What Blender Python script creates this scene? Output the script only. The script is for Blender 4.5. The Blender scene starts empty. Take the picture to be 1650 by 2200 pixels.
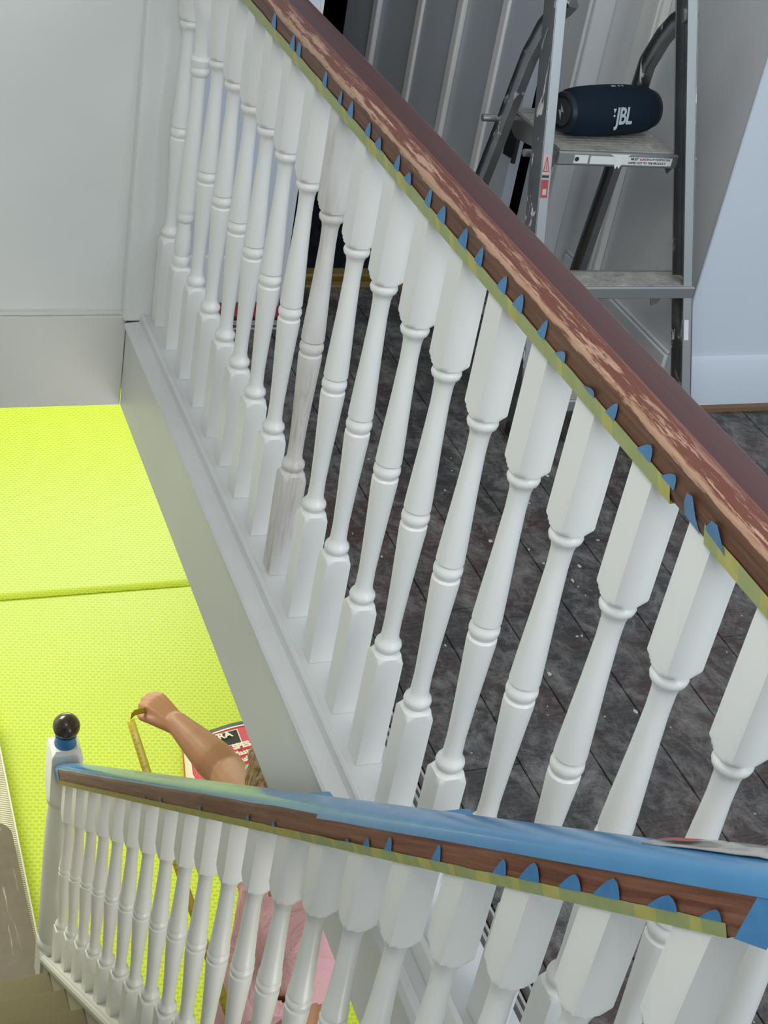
import bpy, bmesh, math, random
from mathutils import Vector, Matrix, noise
random.seed(7)
D = bpy.data
S = bpy.context.scene
COL = S.collection

# ------------------------------------------------------------------ camera
F_PX = 3177.44
YAW, PITCH, ROLL = 0.45244, 0.57587, 0.19787
fw = Vector((math.sin(YAW)*math.cos(PITCH), math.cos(YAW)*math.cos(PITCH), -math.sin(PITCH)))
rt = Vector((math.cos(YAW), -math.sin(YAW), 0)); up = rt.cross(fw)
Rv = math.cos(ROLL)*rt + math.sin(ROLL)*up
Uv = -math.sin(ROLL)*rt + math.cos(ROLL)*up
cd = D.cameras.new('camera'); cam = D.objects.new('camera', cd); COL.objects.link(cam)
m = Matrix((( Rv.x, Uv.x, -fw.x, -0.789), (Rv.y, Uv.y, -fw.y, 0.0), (Rv.z, Uv.z, -fw.z, 1.56), (0, 0, 0, 1)))
cam.matrix_world = m
cd.sensor_fit = 'HORIZONTAL'; cd.sensor_width = 36; cd.lens = 36*F_PX/1650
cd.clip_start = 0.02
S.camera = cam
# ------------------------------------------------------------------ world and lights
S.view_settings.view_transform = 'Standard'; S.view_settings.look = 'None'
S.view_settings.gamma = 1; S.view_settings.use_curve_mapping = False
S.view_settings.exposure = 0.0
W = D.worlds.new('world'); S.world = W; W.use_nodes = True
W.node_tree.nodes['Background'].inputs[0].default_value = (0.86, 0.93, 1.0, 1)
W.node_tree.nodes['Background'].inputs[1].default_value = 0.72

def area(name, loc, target, sx, sy, power, col):
    l = D.lights.new(name, 'AREA'); l.shape = 'RECTANGLE'; l.size = sx; l.size_y = sy
    l.energy = power; l.color = col
    o = D.objects.new(name, l); COL.objects.link(o); o.location = loc
    o.rotation_euler = (Vector(target)-Vector(loc)).to_track_quat('-Z', 'Y').to_euler()
    return o
area('landing_window_light', (1.6, -2.2, 2.1), (0.6, 2.6, 0.3), 2.2, 1.6, 58, (0.80, 0.90, 1.0))
area('stair_fill_light', (-1.0, 0.7, 2.2), (0.05, 1.9, 0.2), 1.4, 1.0, 26, (1.0, 0.97, 0.88))  # added warm fill beside the flight to lighten the balusters, no window there
area('hall_side_light', (0.55, -0.6, -1.5), (0.0, 2.6, -1.4), 1.4, 1.2, 30, (1.0, 0.98, 0.92))
area('hall_window_light', (0.6, 7.66, -1.25), (0.5, 5.6, -2.3), 2.4, 1.5, 70, (0.98, 1.0, 1.0))
area('hall_fill_light', (-0.6, 3.9, -0.45), (-0.3, 4.3, -2.65), 0.6, 0.6, 30, (1.0, 0.97, 0.85))  # added area light below the slab to brighten the hall, no fixture

# ------------------------------------------------------------------ materials
def mat(name, col, rough=0.5, metal=0.0, spec=0.5, coat=0.0):
    M = D.materials.new(name); M.use_nodes = True
    b = M.node_tree.nodes['Principled BSDF']
    b.inputs['Base Color'].default_value = (*col, 1); b.inputs['Roughness'].default_value = rough
    b.inputs['Metallic'].default_value = metal; b.inputs['Specular IOR Level'].default_value = spec
    b.inputs['Coat Weight'].default_value = coat
    return M
class NT:
    def __init__(s, M):
        s.t = M.node_tree; s.b = s.t.nodes['Principled BSDF']
    def n(s, ty, **k):
        o = s.t.nodes.new(ty)
        for a, v in k.items(): setattr(o, a, v)
        return o
    def l(s, a, b): s.t.links.new(a, b)
    def coord(s, scale=(1, 1, 1), rot=(0, 0, 0), kind='Object'):
        c = s.n('ShaderNodeTexCoord'); mp = s.n('ShaderNodeMapping')
        mp.inputs['Scale'].default_value = scale; mp.inputs['Rotation'].default_value = rot
        s.l(c.outputs[kind], mp.inputs[0]); return mp.outputs[0]
    def noise(s, vec, scale=5, detail=4, rough=0.6, dist=0.0):
        o = s.n('ShaderNodeTexNoise'); o.inputs['Scale'].default_value = scale
        o.inputs['Detail'].default_value = detail; o.inputs['Roughness'].default_value = rough
        o.inputs['Distortion'].default_value = dist
        s.l(vec, o.inputs['Vector']); return o.outputs['Fac']
    def ramp(s, fac, stops, interp='LINEAR'):
        o = s.n('ShaderNodeValToRGB'); r = o.color_ramp; r.interpolation = interp
        r.elements[0].position = stops[0][0]; r.elements[1].position = stops[-1][0]
        cv = lambda c: (c, c, c, 1) if isinstance(c, (int, float)) else (*c, 1)
        r.elements[0].color = cv(stops[0][1]); r.elements[1].color = cv(stops[-1][1])
        for p, c in stops[1:-1]:
            e = r.elements.new(p); e.color = cv(c)
        s.l(fac, o.inputs[0]); return o.outputs[0]
    def mix(s, fac, a, b, blend='MIX'):
        o = s.n('ShaderNodeMix', data_type='RGBA', blend_type=blend)
        for i, v in ((0, fac), (6, a), (7, b)):
            if hasattr(v, 'is_linked') or isinstance(v, bpy.types.NodeSocket): s.l(v, o.inputs[i])
            elif isinstance(v, (int, float)): o.inputs[i].default_value = v
            else: o.inputs[i].default_value = (*v, 1)
        return o.outputs[2]
    def math(s, op, a, b=0.0, c=None):
        o = s.n('ShaderNodeMath', operation=op)
        for i, v in enumerate((a, b, c)):
            if v is None: continue
            if isinstance(v, (int, float)): o.inputs[i].default_value = v
            else: s.l(v, o.inputs[i])
        return o.outputs[0]
    def col(s, c): s.l(c, s.b.inputs['Base Color'])
    def bump(s, h, st=0.3, dist=0.002):
        o = s.n('ShaderNodeBump'); o.inputs['Strength'].default_value = st; o.inputs['Distance'].default_value = dist
        s.l(h, o.inputs['Height']); s.l(o.outputs[0], s.b.inputs['Normal'])

def paint(name, a, b, rough, bscale=60, bump=0.15):
    M = mat(name, a, rough); t = NT(M); v = t.coord()
    t.col(t.mix(t.ramp(t.noise(v, 3.5, 5), [(0.35, 0.0), (0.7, 1.0)]), a, b))
    t.bump(t.noise(t.coord((1, 1, 0.2)), bscale, 3), bump, 0.001); return M
WHITE = paint('white_gloss_paint', (0.83, 0.83, 0.80), (0.76, 0.77, 0.75), 0.32)
WALL = paint('wall_paint', (0.80, 0.82, 0.80), (0.77, 0.79, 0.79), 0.55, 200, 0.05)
FASC = paint('fascia_paint', (0.72, 0.72, 0.67), (0.68, 0.68, 0.64), 0.4, 40, 0.08)
CAPM = paint('base_cap_paint', (0.70, 0.71, 0.70), (0.62, 0.63, 0.63), 0.4, 50, 0.2)
DOORP = paint('door_paint', (0.52, 0.56, 0.62), (0.48, 0.52, 0.57), 0.4, 50, 0.08)
SIDEW = paint('side_wall_paint', (0.72, 0.73, 0.75), (0.66, 0.68, 0.70), 0.35, 50, 0.05)

STRIP = mat('stripped_baluster_wood', (0.6, 0.6, 0.6), 0.6); t = NT(STRIP)
v = t.coord((22, 22, 1.6)); f = t.noise(v, 3.0, 6, 0.65, 0.8)
t.col(t.mix(t.ramp(t.noise(t.coord((8, 8, 2.2)), 2.0, 4), [(0.42, 0.0), (0.6, 1.0)]),
            t.ramp(f, [(0.3, (0.42, 0.38, 0.36)), (0.5, (0.66, 0.62, 0.58)), (0.62, (0.52, 0.47, 0.44)), (0.75, (0.78, 0.77, 0.74))]), (0.70, 0.69, 0.67)))
t.bump(f, 0.3, 0.001)

RAILW = mat('worn_mahogany_rail', (0.15, 0.06, 0.04), 0.5, spec=0.35); t = NT(RAILW)
oc = t.n('ShaderNodeTexCoord'); sx = t.n('ShaderNodeSeparateXYZ'); t.l(oc.outputs['Object'], sx.inputs[0])
X, Y, Z = sx.outputs
grain = t.noise(t.coord((30, 1.2, 30)), 5.0, 6, 0.65, 0.5)
fine = t.noise(t.coord((60, 7, 60)), 4.0, 5, 0.7)
xd = t.math('ADD', X, t.math('MULTIPLY', t.math('SUBTRACT', fine, 0.5), 0.006))
un_ = t.math('MULTIPLY_ADD', xd, 1/0.072, 0.5)
top = t.ramp(un_, [(0.0, (0.60, 0.37, 0.25)), (0.030, (0.50, 0.30, 0.20)), (0.052, (0.17, 0.060, 0.040)), (0.30, (0.155, 0.052, 0.038)),
                   (0.335, (0.22, 0.11, 0.085)), (0.355, (0.090, 0.040, 0.042)), (0.885, (0.105, 0.052, 0.052)), (0.925, (0.45, 0.30, 0.23)), (1.0, (0.5, 0.34, 0.25))])
nearw = t.ramp(t.math('MULTIPLY', Y, 0.5), [(0.45, 0.045), (0.66, -0.005)])
patch = t.ramp(t.math('ADD', t.noise(t.coord((45, 3.0, 45)), 3.0, 6, 0.75), nearw), [(0.56, 0.0), (0.60, 1.0)])
edge = t.ramp(un_, [(0.0, 1.0), (0.16, 0.9), (0.33, 0.0), (1.0, 0.0)])
near = t.ramp(t.math('MULTIPLY', Y, 0.5), [(0.0, 1.0), (0.60, 0.9), (0.75, 0.25), (1.0, 0.2)])
top = t.mix(t.math('MULTIPLY', patch, t.math('MULTIPLY', edge, near)), top, (0.52, 0.33, 0.24))
side = t.ramp(grain, [(0.3, (0.085, 0.035, 0.022)), (0.5, (0.155, 0.065, 0.04)), (0.7, (0.20, 0.09, 0.055))])
zn = t.math('MULTIPLY', t.math('SUBTRACT', t.noise(t.coord((20, 2.5, 20)), 2.5, 5, 0.7), 0.40), t.ramp(t.math('MULTIPLY', Y, 0.5), [(0.45, 0.055), (0.75, 0.012)]))
zf_ = t.ramp(t.math('MULTIPLY_ADD', t.math('ADD', Z, zn), 40.0, -36.14), [(0.0, 0.0), (0.12, 1.0)])
c = t.mix(zf_, side, top)
t.col(t.mix(0.35, c, t.ramp(grain, [(0.3, 0.55), (0.7, 1.0)]), 'MULTIPLY'))
t.bump(fine, 0.25, 0.001)

RAIL2 = mat('reddish_hardwood_rail', (0.2, 0.09, 0.05), 0.45); t = NT(RAIL2)
v = t.coord((40, 1.2, 40), (math.radians(-42.3), 0, 0))
v2 = t.n('ShaderNodeTexCoord'); mp = t.n('ShaderNodeMapping'); mp.vector_type = 'POINT'
mp.inputs['Rotation'].default_value = (math.radians(42.3), 0, 0); mp2 = t.n('ShaderNodeMapping'); mp2.inputs['Scale'].default_value = (25, 1.5, 45)
t.l(v2.outputs['Object'], mp.inputs[0]); t.l(mp.outputs[0], mp2.inputs[0])
g = t.noise(mp2.outputs[0], 2.2, 7, 0.7, 0.4)
t.col(t.ramp(g, [(0.25, (0.085, 0.022, 0.012)), (0.42, (0.17, 0.06, 0.035)), (0.55, (0.25, 0.105, 0.062)), (0.72, (0.33, 0.17, 0.11))]))
t.bump(g, 0.3, 0.001)

def tape(name, a, b, rough, alpha=1):
    M = mat(name, a, rough); t = NT(M); f = t.noise(t.coord((1, 1, 1)), 45, 4, 0.6)
    t.col(t.mix(t.ramp(f, [(0.35, 0.0), (0.65, 1.0)]), a, b)); t.bump(t.noise(t.coord(), 160, 3), 0.35, 0.0008); return M
TAPEY = tape('yellow_masking_tape', (0.60, 0.55, 0.17), (0.50, 0.47, 0.13), 0.55)
TAPEG = tape('green_tinted_masking_tape', (0.43, 0.47, 0.20), (0.37, 0.42, 0.17), 0.55)
TAPEB = tape('blue_masking_tape', (0.06, 0.24, 0.50), (0.05, 0.19, 0.42), 0.4)
WRAP = mat('blue_rail_wrap_tape', (0.05, 0.22, 0.47), 0.27, coat=0.1); t = NT(WRAP)
f = t.noise(mp_ := t.coord((2, 2, 2)), 9, 5, 0.6); t.col(t.mix(f, (0.04, 0.19, 0.43), (0.08, 0.27, 0.50)))
t.bump(t.noise(t.coord((1, 0.4, 1)), 40, 4), 0.10, 0.001)
del mp_

PLANK = mat('scuffed_dark_floorboard', (0.08, 0.07, 0.065), 0.5); t = NT(PLANK)
oc = t.coord((1, 1, 1))
rnd = t.n('ShaderNodeObjectInfo').outputs['Random']
brown = t.ramp(t.noise(oc, 2.6, 4, 0.6), [(0.45, (0.034, 0.032, 0.031)), (0.60, (0.060, 0.028, 0.023))])
smear = t.ramp(t.noise(t.coord((1.3, 1, 1), (0, 0, 0.5)), 12, 12, 0.82, 0.35), [(0.46, 0.0), (0.56, 0.45), (0.66, 1.0)])
c = t.mix(smear, brown, (0.27, 0.26, 0.245))
fing = t.ramp(t.noise(t.coord((4, 26, 1)), 5.0, 8, 0.8, 0.8), [(0.45, 0.0), (0.68, 0.5)])
c = t.mix(fing, c, (0.17, 0.16, 0.155))
scr = t.ramp(t.noise(t.coord((60, 4, 1), (0, 0, 0.35)), 2.4, 6, 0.8), [(0.66, 0.0), (0.72, 0.6)])
c = t.mix(scr, c, (0.32, 0.31, 0.30))
vo = t.n('ShaderNodeTexVoronoi'); vo.inputs['Scale'].default_value = 26; t.l(t.coord((1, 1, 1)), vo.inputs['Vector'])
spk = t.ramp(t.math('ADD', vo.outputs['Distance'], t.math('MULTIPLY', t.noise(oc, 30, 4), 0.35)), [(0.20, 1.0), (0.235, 0.0)])
c = t.mix(t.math('MULTIPLY', spk, t.ramp(t.noise(oc, 3.5, 3), [(0.50, 0.0), (0.56, 0.9)])), c, (0.50, 0.48, 0.44))
c = t.mix(0.35, c, t.mix(rnd, (0.7, 0.7, 0.7), (1.2, 1.2, 1.2)), 'MULTIPLY')
t.col(c)
t.l(t.ramp(t.noise(oc, 12, 5), [(0.3, 0.38), (0.7, 0.62)]), t.b.inputs['Roughness'])
t.bump(t.noise(t.coord((3, 1, 1)), 24, 6, 0.7), 0.4, 0.002)

FILM = mat('lime_floor_protection_film', (0.6, 0.8, 0.03), 0.42); t = NT(FILM)
br = t.n('ShaderNodeTexBrick'); br.offset = 0.5
for k, vv in (('Scale', 1.0), ('Mortar Size', 0.0062), ('Mortar Smooth', 0.8), ('Brick Width', 0.025), ('Row Height', 0.0185)): br.inputs[k].default_value = vv
br.inputs['Color1'].default_value = (0.47, 0.57, 0.022, 1); br.inputs['Color2'].default_value = (0.51, 0.61, 0.030, 1)
br.inputs['Mortar'].default_value = (0.63, 0.76, 0.075, 1)
wv = t.n('ShaderNodeVectorMath', operation='ADD'); cc = t.coord((1, 1, 1), (0, 0, 0.18)); t.l(cc, wv.inputs[0])
nz = t.n('ShaderNodeTexNoise'); nz.inputs['Scale'].default_value = 45; sc_ = t.n('ShaderNodeVectorMath', operation='SCALE'); sc_.inputs['Scale'].default_value = 0.008
t.l(cc, nz.inputs['Vector']); t.l(nz.outputs['Color'], sc_.inputs[0]); t.l(sc_.outputs[0], wv.inputs[1]); t.l(wv.outputs[0], br.inputs['Vector'])
big = t.ramp(t.noise(t.coord(), 2.2, 4), [(0.3, 0.0), (0.7, 1.0)])
c = t.mix(big, br.outputs['Color'], t.mix(0.35, br.outputs['Color'], (0.53, 0.64, 0.015)))
sp = t.ramp(t.noise(t.coord(), 19, 3, 0.5), [(0.755, 0.0), (0.78, 0.6)])
t.col(t.mix(sp, c, (0.72, 0.78, 0.55)))
t.bump(t.noise(t.coord(), 30, 4), 0.15, 0.002)

CARPET = mat('olive_stair_carpet', (0.25, 0.22, 0.12), 0.95, spec=0.1); t = NT(CARPET)
f = t.noise(t.coord(), 500, 3, 0.7); t.col(t.mix(t.noise(t.coord(), 6, 3), t.mix(f, (0.26, 0.23, 0.14), (0.17, 0.15, 0.085)), (0.23, 0.20, 0.12))); t.bump(f, 0.8, 0.003)
DARKW = mat('stained_landing_wood', (0.10, 0.07, 0.04), 0.42); t = NT(DARKW)
f = t.noise(t.coord((14, 1.5, 1)), 2.4, 7, 0.7, 1.2)
c = t.mix(t.noise(t.coord(), 9, 6, 0.7), (0.075, 0.055, 0.032), (0.17, 0.14, 0.10))
c = t.mix(t.ramp(f, [(0.62, 0.0), (0.70, 0.8)]), c, (0.42, 0.40, 0.34)); t.col(c)
MAT_ = mat('ribbed_pale_mat', (0.62, 0.60, 0.45), 0.7)
CREAMT = mat('cream_painted_edge', (0.66, 0.64, 0.50), 0.5)
ALU = mat('paint_spattered_aluminium', (0.5, 0.5, 0.5), 0.3, 0.9); t = NT(ALU)
f1 = t.ramp(t.noise(t.coord((1, 1, 0.45)), 38, 5, 0.65, 0.6), [(0.60, 0.0), (0.64, 1.0)])
f2 = t.ramp(t.noise(t.coord((1, 1, 0.5)), 9, 3), [(0.40, 0.0), (0.60, 1.0)])
msk = t.math('MULTIPLY', f1, f2)
t.col(t.mix(msk, t.mix(t.noise(t.coord(), 14, 5), (0.20, 0.205, 0.21), (0.42, 0.43, 0.43)), (0.75, 0.75, 0.72)))
t.l(t.math('SUBTRACT', 0.9, t.math('MULTIPLY', msk, 0.9)), t.b.inputs['Metallic'])
t.l(t.math('ADD', 0.28, t.math('MULTIPLY', msk, 0.4)), t.b.inputs['Roughness'])
ALUB = mat('pale_lit_aluminium', (0.40, 0.42, 0.43), 0.33, 0.7)  # paler aluminium copy: window light on stile fronts put into colour; also steps
DUSTY = mat('dusty_step_tread', (0.4, 0.39, 0.36), 0.6, 0.25); t = NT(DUSTY)
f = t.noise(t.coord(), 30, 7, 0.75, 0.7)
t.col(t.ramp(f, [(0.3, (0.26, 0.255, 0.245)), (0.5, (0.46, 0.445, 0.41)), (0.62, (0.55, 0.53, 0.48)), (0.70, (0.8, 0.79, 0.76))]))
DARKM = mat('dark_plastic', (0.02, 0.02, 0.022), 0.5)
STEEL = mat('galvanised_steel', (0.45, 0.45, 0.44), 0.35, 0.8)
NAVY = mat('navy_speaker_mesh', (0.003, 0.012, 0.024), 0.75, spec=0.25); t = NT(NAVY)
t.bump(t.noise(t.coord(), 900, 2), 0.4, 0.0006)
NAVYR = mat('navy_rubber', (0.003, 0.008, 0.016), 0.45)
LOGO = mat('speaker_logo_silver', (0.42, 0.50, 0.54), 0.4)
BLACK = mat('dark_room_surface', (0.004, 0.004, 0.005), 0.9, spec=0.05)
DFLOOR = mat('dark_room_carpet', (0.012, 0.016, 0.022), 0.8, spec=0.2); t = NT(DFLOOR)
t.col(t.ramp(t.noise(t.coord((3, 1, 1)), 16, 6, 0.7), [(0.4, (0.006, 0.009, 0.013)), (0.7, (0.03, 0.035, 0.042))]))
BRASS = mat('brass_threshold_metal', (0.45, 0.33, 0.12), 0.35, 0.6)
BRASSD = mat('worn_brass_edge', (0.22, 0.13, 0.02), 0.45, 0.4)
SKIN = mat('tanned_skin', (0.42, 0.20, 0.10), 0.5); t = NT(SKIN)
SKIN.node_tree.nodes['Principled BSDF'].inputs['Subsurface Weight'].default_value = 0.05
t.col(t.mix(t.noise(t.coord(), 16, 5), (0.36, 0.165, 0.08), (0.46, 0.235, 0.12))); t.bump(t.noise(t.coord(), 140, 3), 0.2, 0.001)
PINK = mat('dusty_pink_cotton', (0.75, 0.42, 0.47), 0.85, spec=0.2); t = NT(PINK)
t.col(t.mix(t.noise(t.coord(), 5, 4), (0.72, 0.40, 0.46), (0.80, 0.48, 0.54)))
t.bump(t.noise(t.coord((1, 1, 0.6)), 7, 4, 0.6, 1.5), 1.0, 0.03)
SHORTS = mat('faded_pink_cotton_shorts', (0.70, 0.45, 0.52), 0.85, spec=0.2)
HAIR = mat('light_brown_hair', (0.25, 0.14, 0.06), 0.55); t = NT(HAIR)
f = t.noise(t.coord((60, 60, 6)), 3, 4); t.col(t.ramp(f, [(0.35, (0.18, 0.10, 0.04)), (0.65, (0.52, 0.35, 0.18))])); t.bump(f, 0.6, 0.003)
BLADE = mat('yellow_tape_blade', (0.40, 0.30, 0.01), 0.5)
BLADEK = mat('tape_blade_marks', (0.04, 0.03, 0.01), 0.5)
REDP = mat('pink_red_paper_sack', (0.62, 0.05, 0.09), 0.5); t = NT(REDP)
t.col(t.mix(t.noise(t.coord(), 7, 4), (0.62, 0.045, 0.09), (0.78, 0.12, 0.17))); t.bump(t.noise(t.coord(), 9, 4), 0.5, 0.01)
GREYP = mat('charcoal_sack_print', (0.06, 0.065, 0.06), 0.5)
CREAMP = mat('cream_sack_print', (0.85, 0.80, 0.66), 0.5)
BLACKP = mat('black_print', (0.02, 0.025, 0.02), 0.5)
STK = mat('sticker_white', (0.75, 0.76, 0.76), 0.5)
STKP = mat('sticker_pale_pink', (0.62, 0.45, 0.44), 0.5)
STKR = mat('sticker_red', (0.42, 0.06, 0.06), 0.5)
REDC = mat('red_fabric', (0.30, 0.025, 0.03), 0.7)
BALLW = mat('dark_polished_ball_wood', (0.035, 0.022, 0.012), 0.25, coat=0.3); t = NT(BALLW)
t.col(t.ramp(t.noise(t.coord(), 22, 5, 0.7), [(0.35, (0.02, 0.012, 0.008)), (0.6, (0.06, 0.035, 0.02)), (0.72, (0.16, 0.13, 0.10))]))
PACK = mat('clear_plastic_packet', (0.55, 0.55, 0.55), 0.15); PACK.node_tree.nodes['Principled BSDF'].inputs['Transmission Weight'].default_value = 0.35
WOODL = mat('bare_wood_scrap', (0.20, 0.12, 0.07), 0.6)
CRUMB = mat('plaster_crumbs', (0.55, 0.53, 0.49), 0.8)
STRIPM = mat('pale_track_strip', (0.45, 0.44, 0.42), 0.5)
MAROON = mat('maroon_stained_margin', (0.045, 0.014, 0.012), 0.4); t = NT(MAROON)
t.col(t.ramp(t.noise(t.coord(), 14, 5), [(0.4, (0.016, 0.009, 0.008)), (0.65, (0.06, 0.016, 0.014)), (0.8, (0.16, 0.13, 0.12))]))

# ------------------------------------------------------------------ mesh building
class MB:
    def __init__(s): s.v = []; s.f = []; s.m = []
    def add(s, vs, fs, mi=0, M=None):
        o = len(s.v)
        s.v += [tuple(M @ Vector(v)) if M else tuple(v) for v in vs]
        s.f += [tuple(i+o for i in f) for f in fs]; s.m += [mi]*len(fs); return s
    def box(s, x0, y0, z0, x1, y1, z1, mi=0, M=None):
        return s.add([(x0,y0,z0),(x1,y0,z0),(x1,y1,z0),(x0,y1,z0),(x0,y0,z1),(x1,y0,z1),(x1,y1,z1),(x0,y1,z1)],
                     [(0,3,2,1),(4,5,6,7),(0,1,5,4),(1,2,6,5),(2,3,7,6),(3,0,4,7)], mi, M)
    def loft(s, rings, mi=0, M=None, caps=True, closed=True):
        n = len(rings[0]); vs = [p for r in rings for p in r]; fs = []
        for k in range(len(rings)-1):
            for i in range(n if closed else n-1):
                j = (i+1) % n; fs.append((k*n+i, k*n+j, (k+1)*n+j, (k+1)*n+i))
        if caps: fs.append(tuple(range(n))[::-1]); fs.append(tuple((len(rings)-1)*n+i for i in range(n)))
        return s.add(vs, fs, mi, M)
    def cyl(s, a, b, r0, r1=None, n=16, mi=0, caps=True):
        a, b = Vector(a), Vector(b); r1 = r0 if r1 is None else r1
        d = (b-a).normalized(); u = d.orthogonal().normalized(); w = d.cross(u)
        ring = lambda c, r: [c+(u*math.cos(t)+w*math.sin(t))*r for t in [2*math.pi*i/n for i in range(n)]]
        return s.loft([ring(a, r0), ring(b, r1)], mi, None, caps)
    def bar(s, a, b, w, h, upv=(0, 1, 0), mi=0):          # rectangular bar from a to b
        a, b = Vector(a), Vector(b); d = (b-a).normalized(); u = (Vector(upv) - d*d.dot(Vector(upv))).normalized(); x = d.cross(u)
        ring = lambda c: [c+x*i*w/2+u*j*h/2 for i, j in ((-1,-1),(1,-1),(1,1),(-1,1))]
        return s.loft([ring(a), ring(b)], mi)
    def tube(s, pts, w, h, upv, mi=0, n=None):
        pts = [Vector(p) for p in pts]; rings = []
        for i, p in enumerate(pts):
            d = (pts[min(i+1, len(pts)-1)]-pts[max(i-1, 0)]).normalized(); u = (Vector(upv)-d*d.dot(Vector(upv))).normalized(); x = d.cross(u)
            rings.append([p+x*i_*w/2+u*j_*h/2 for i_, j_ in ((-1,-.7),(-.7,-1),(.7,-1),(1,-.7),(1,.7),(.7,1),(-.7,1),(-1,.7))])
        return s.loft(rings, mi)
    def lathe(s, prof, c=(0, 0, 0), n=24, mi=0):
        return s.loft([[(c[0]+r*math.cos(2*math.pi*i/n), c[1]+r*math.sin(2*math.pi*i/n), c[2]+z) for i in range(n)] for r, z in prof], mi)
    def sphere(s, c, r, n=12, k=8, sc=(1, 1, 1), mi=0):
        prof = []
        for j in range(k+1):
            a = math.pi*(j/k)-math.pi/2; prof.append((max(r*math.cos(a), 1e-4), r*math.sin(a)))
        return s.loft([[(c[0]+q*math.cos(2*math.pi*i/n)*sc[0], c[1]+q*math.sin(2*math.pi*i/n)*sc[1], c[2]+z*sc[2]) for i in range(n)] for q, z in prof], mi)

def root_off(p):
    o = Vector((0, 0, 0))
    while p is not None: o += p.location; p = p.parent
    return o
def meshof(name, mb, mats, smooth=35, off=None):
    me = D.meshes.new(name)
    vs = mb.v if off is None else [(v[0]-off[0], v[1]-off[1], v[2]-off[2]) for v in mb.v]
    me.from_pydata(vs, [], mb.f)
    for M in (mats if isinstance(mats, (list, tuple)) else [mats]): me.materials.append(M)
    me.polygons.foreach_set('material_index', mb.m)
    b = bmesh.new(); b.from_mesh(me); bmesh.ops.recalc_face_normals(b, faces=b.faces); b.to_mesh(me); b.free()
    if smooth:
        me.polygons.foreach_set('use_smooth', [True]*len(me.polygons)); me.set_sharp_from_angle(angle=math.radians(smooth))
    me.update(); return me
def part(name, mb, mats, parent=None, smooth=35, label=None, local=False):
    off = None if (local or parent is None) else root_off(parent)
    o = D.objects.new(name, meshof(name, mb, mats, smooth, off)); COL.objects.link(o)
    if parent is not None: o.parent = parent
    if label: o['label'] = label
    return o
def bevel(o, w=0.003, seg=2):
    b = o.modifiers.new('bevel', 'BEVEL'); b.width = w; b.segments = seg; b.limit_method = 'ANGLE'; b.angle_limit = math.radians(40); return o
def tag(o, label, cat, group=None):
    o['label'] = label; o['category'] = cat
    if group: o['group'] = group
    return o
def thing(name, label, cat, loc=(0, 0, 0), rz=0, group=None):
    o = D.objects.new(name, None); COL.objects.link(o); o.location = loc; o.rotation_euler = (0, 0, rz); o.empty_display_size = 0.05
    return tag(o, label, cat, group)
def struct(name, mb, mats, smooth=35):
    o = part(name, mb, mats, None, smooth); o['kind'] = 'structure'; return o
def text_mb(body, size, M, mb=None, mi=0, extrude=0.0004, bold=0.0, shear=0.0, space=1.0, align='CENTER'):
    c = D.curves.new('t', 'FONT'); c.body = body; c.size = size; c.extrude = extrude; c.offset = bold; c.shear = shear
    c.space_character = space; c.align_x = align; c.align_y = 'CENTER'; c.resolution_u = 3
    o = D.objects.new('t', c); COL.objects.link(o)
    dg = bpy.context.evaluated_depsgraph_get(); me = D.meshes.new_from_object(o.evaluated_get(dg))
    mb = mb or MB(); mb.add([tuple(v.co) for v in me.vertices], [tuple(p.vertices) for p in me.polygons], mi, M)
    D.objects.remove(o); D.curves.remove(c); D.meshes.remove(me); return mb

SL = 0.9104                     # stair slope
FZ = -2.65                      # hall floor
FL = -0.04                      # landing floor

# ------------------------------------------------------------------ structure
mb = MB(); mb.box(-1.10, 3.02, -0.004, -0.04, 3.20, 2.4); struct('wall_far', mb, WALL)
# face of the upper floor below that wall, with a small recess line on top
mb = MB(); mb.box(-1.10, 3.0, -0.245, -0.0701, 3.19, -0.012); mb.box(-1.10, 3.008, -0.0121, -0.0701, 3.19, -0.0041)
bevel(struct('trim_2', mb, FASC), 0.002)
mb = MB(); mb.box(-1.2, -2.4, FZ, -1.10, 10.2, 2.4); struct('wall_left', mb, WALL)
# landing slab / hall ceiling
mb = MB(); mb.box(-0.052, 0.2, -0.245, 2.4, 3.17, -0.075); mb.box(-1.10, -2.4, -0.245, 2.4, 0.19, -0.075); mb.box(-1.10, 3.20, -0.245, 2.4, 10.2, -0.075)
struct('ceiling', mb, WALL)
mb = MB(); mb.box(-0.070, 0.2, -0.245, -0.053, 2.999, -0.030); bevel(struct('trim_1', mb, FASC), 0.0015)
# hall floor and walls
mb = MB(); mb.box(-1.10, -0.5, FZ-0.1, 3.0, 10.2, FZ-0.012); struct('floor', mb, DARKW)
mb = MB(); mb.box(-1.2, 7.72, FZ, 3.0, 7.82, -0.1); struct('wall_back', mb, WALL)
mb = MB(); mb.box(2.4, -2.4, FZ, 2.5, 10.2, 2.4); struct('wall_right', mb, WALL)
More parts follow.
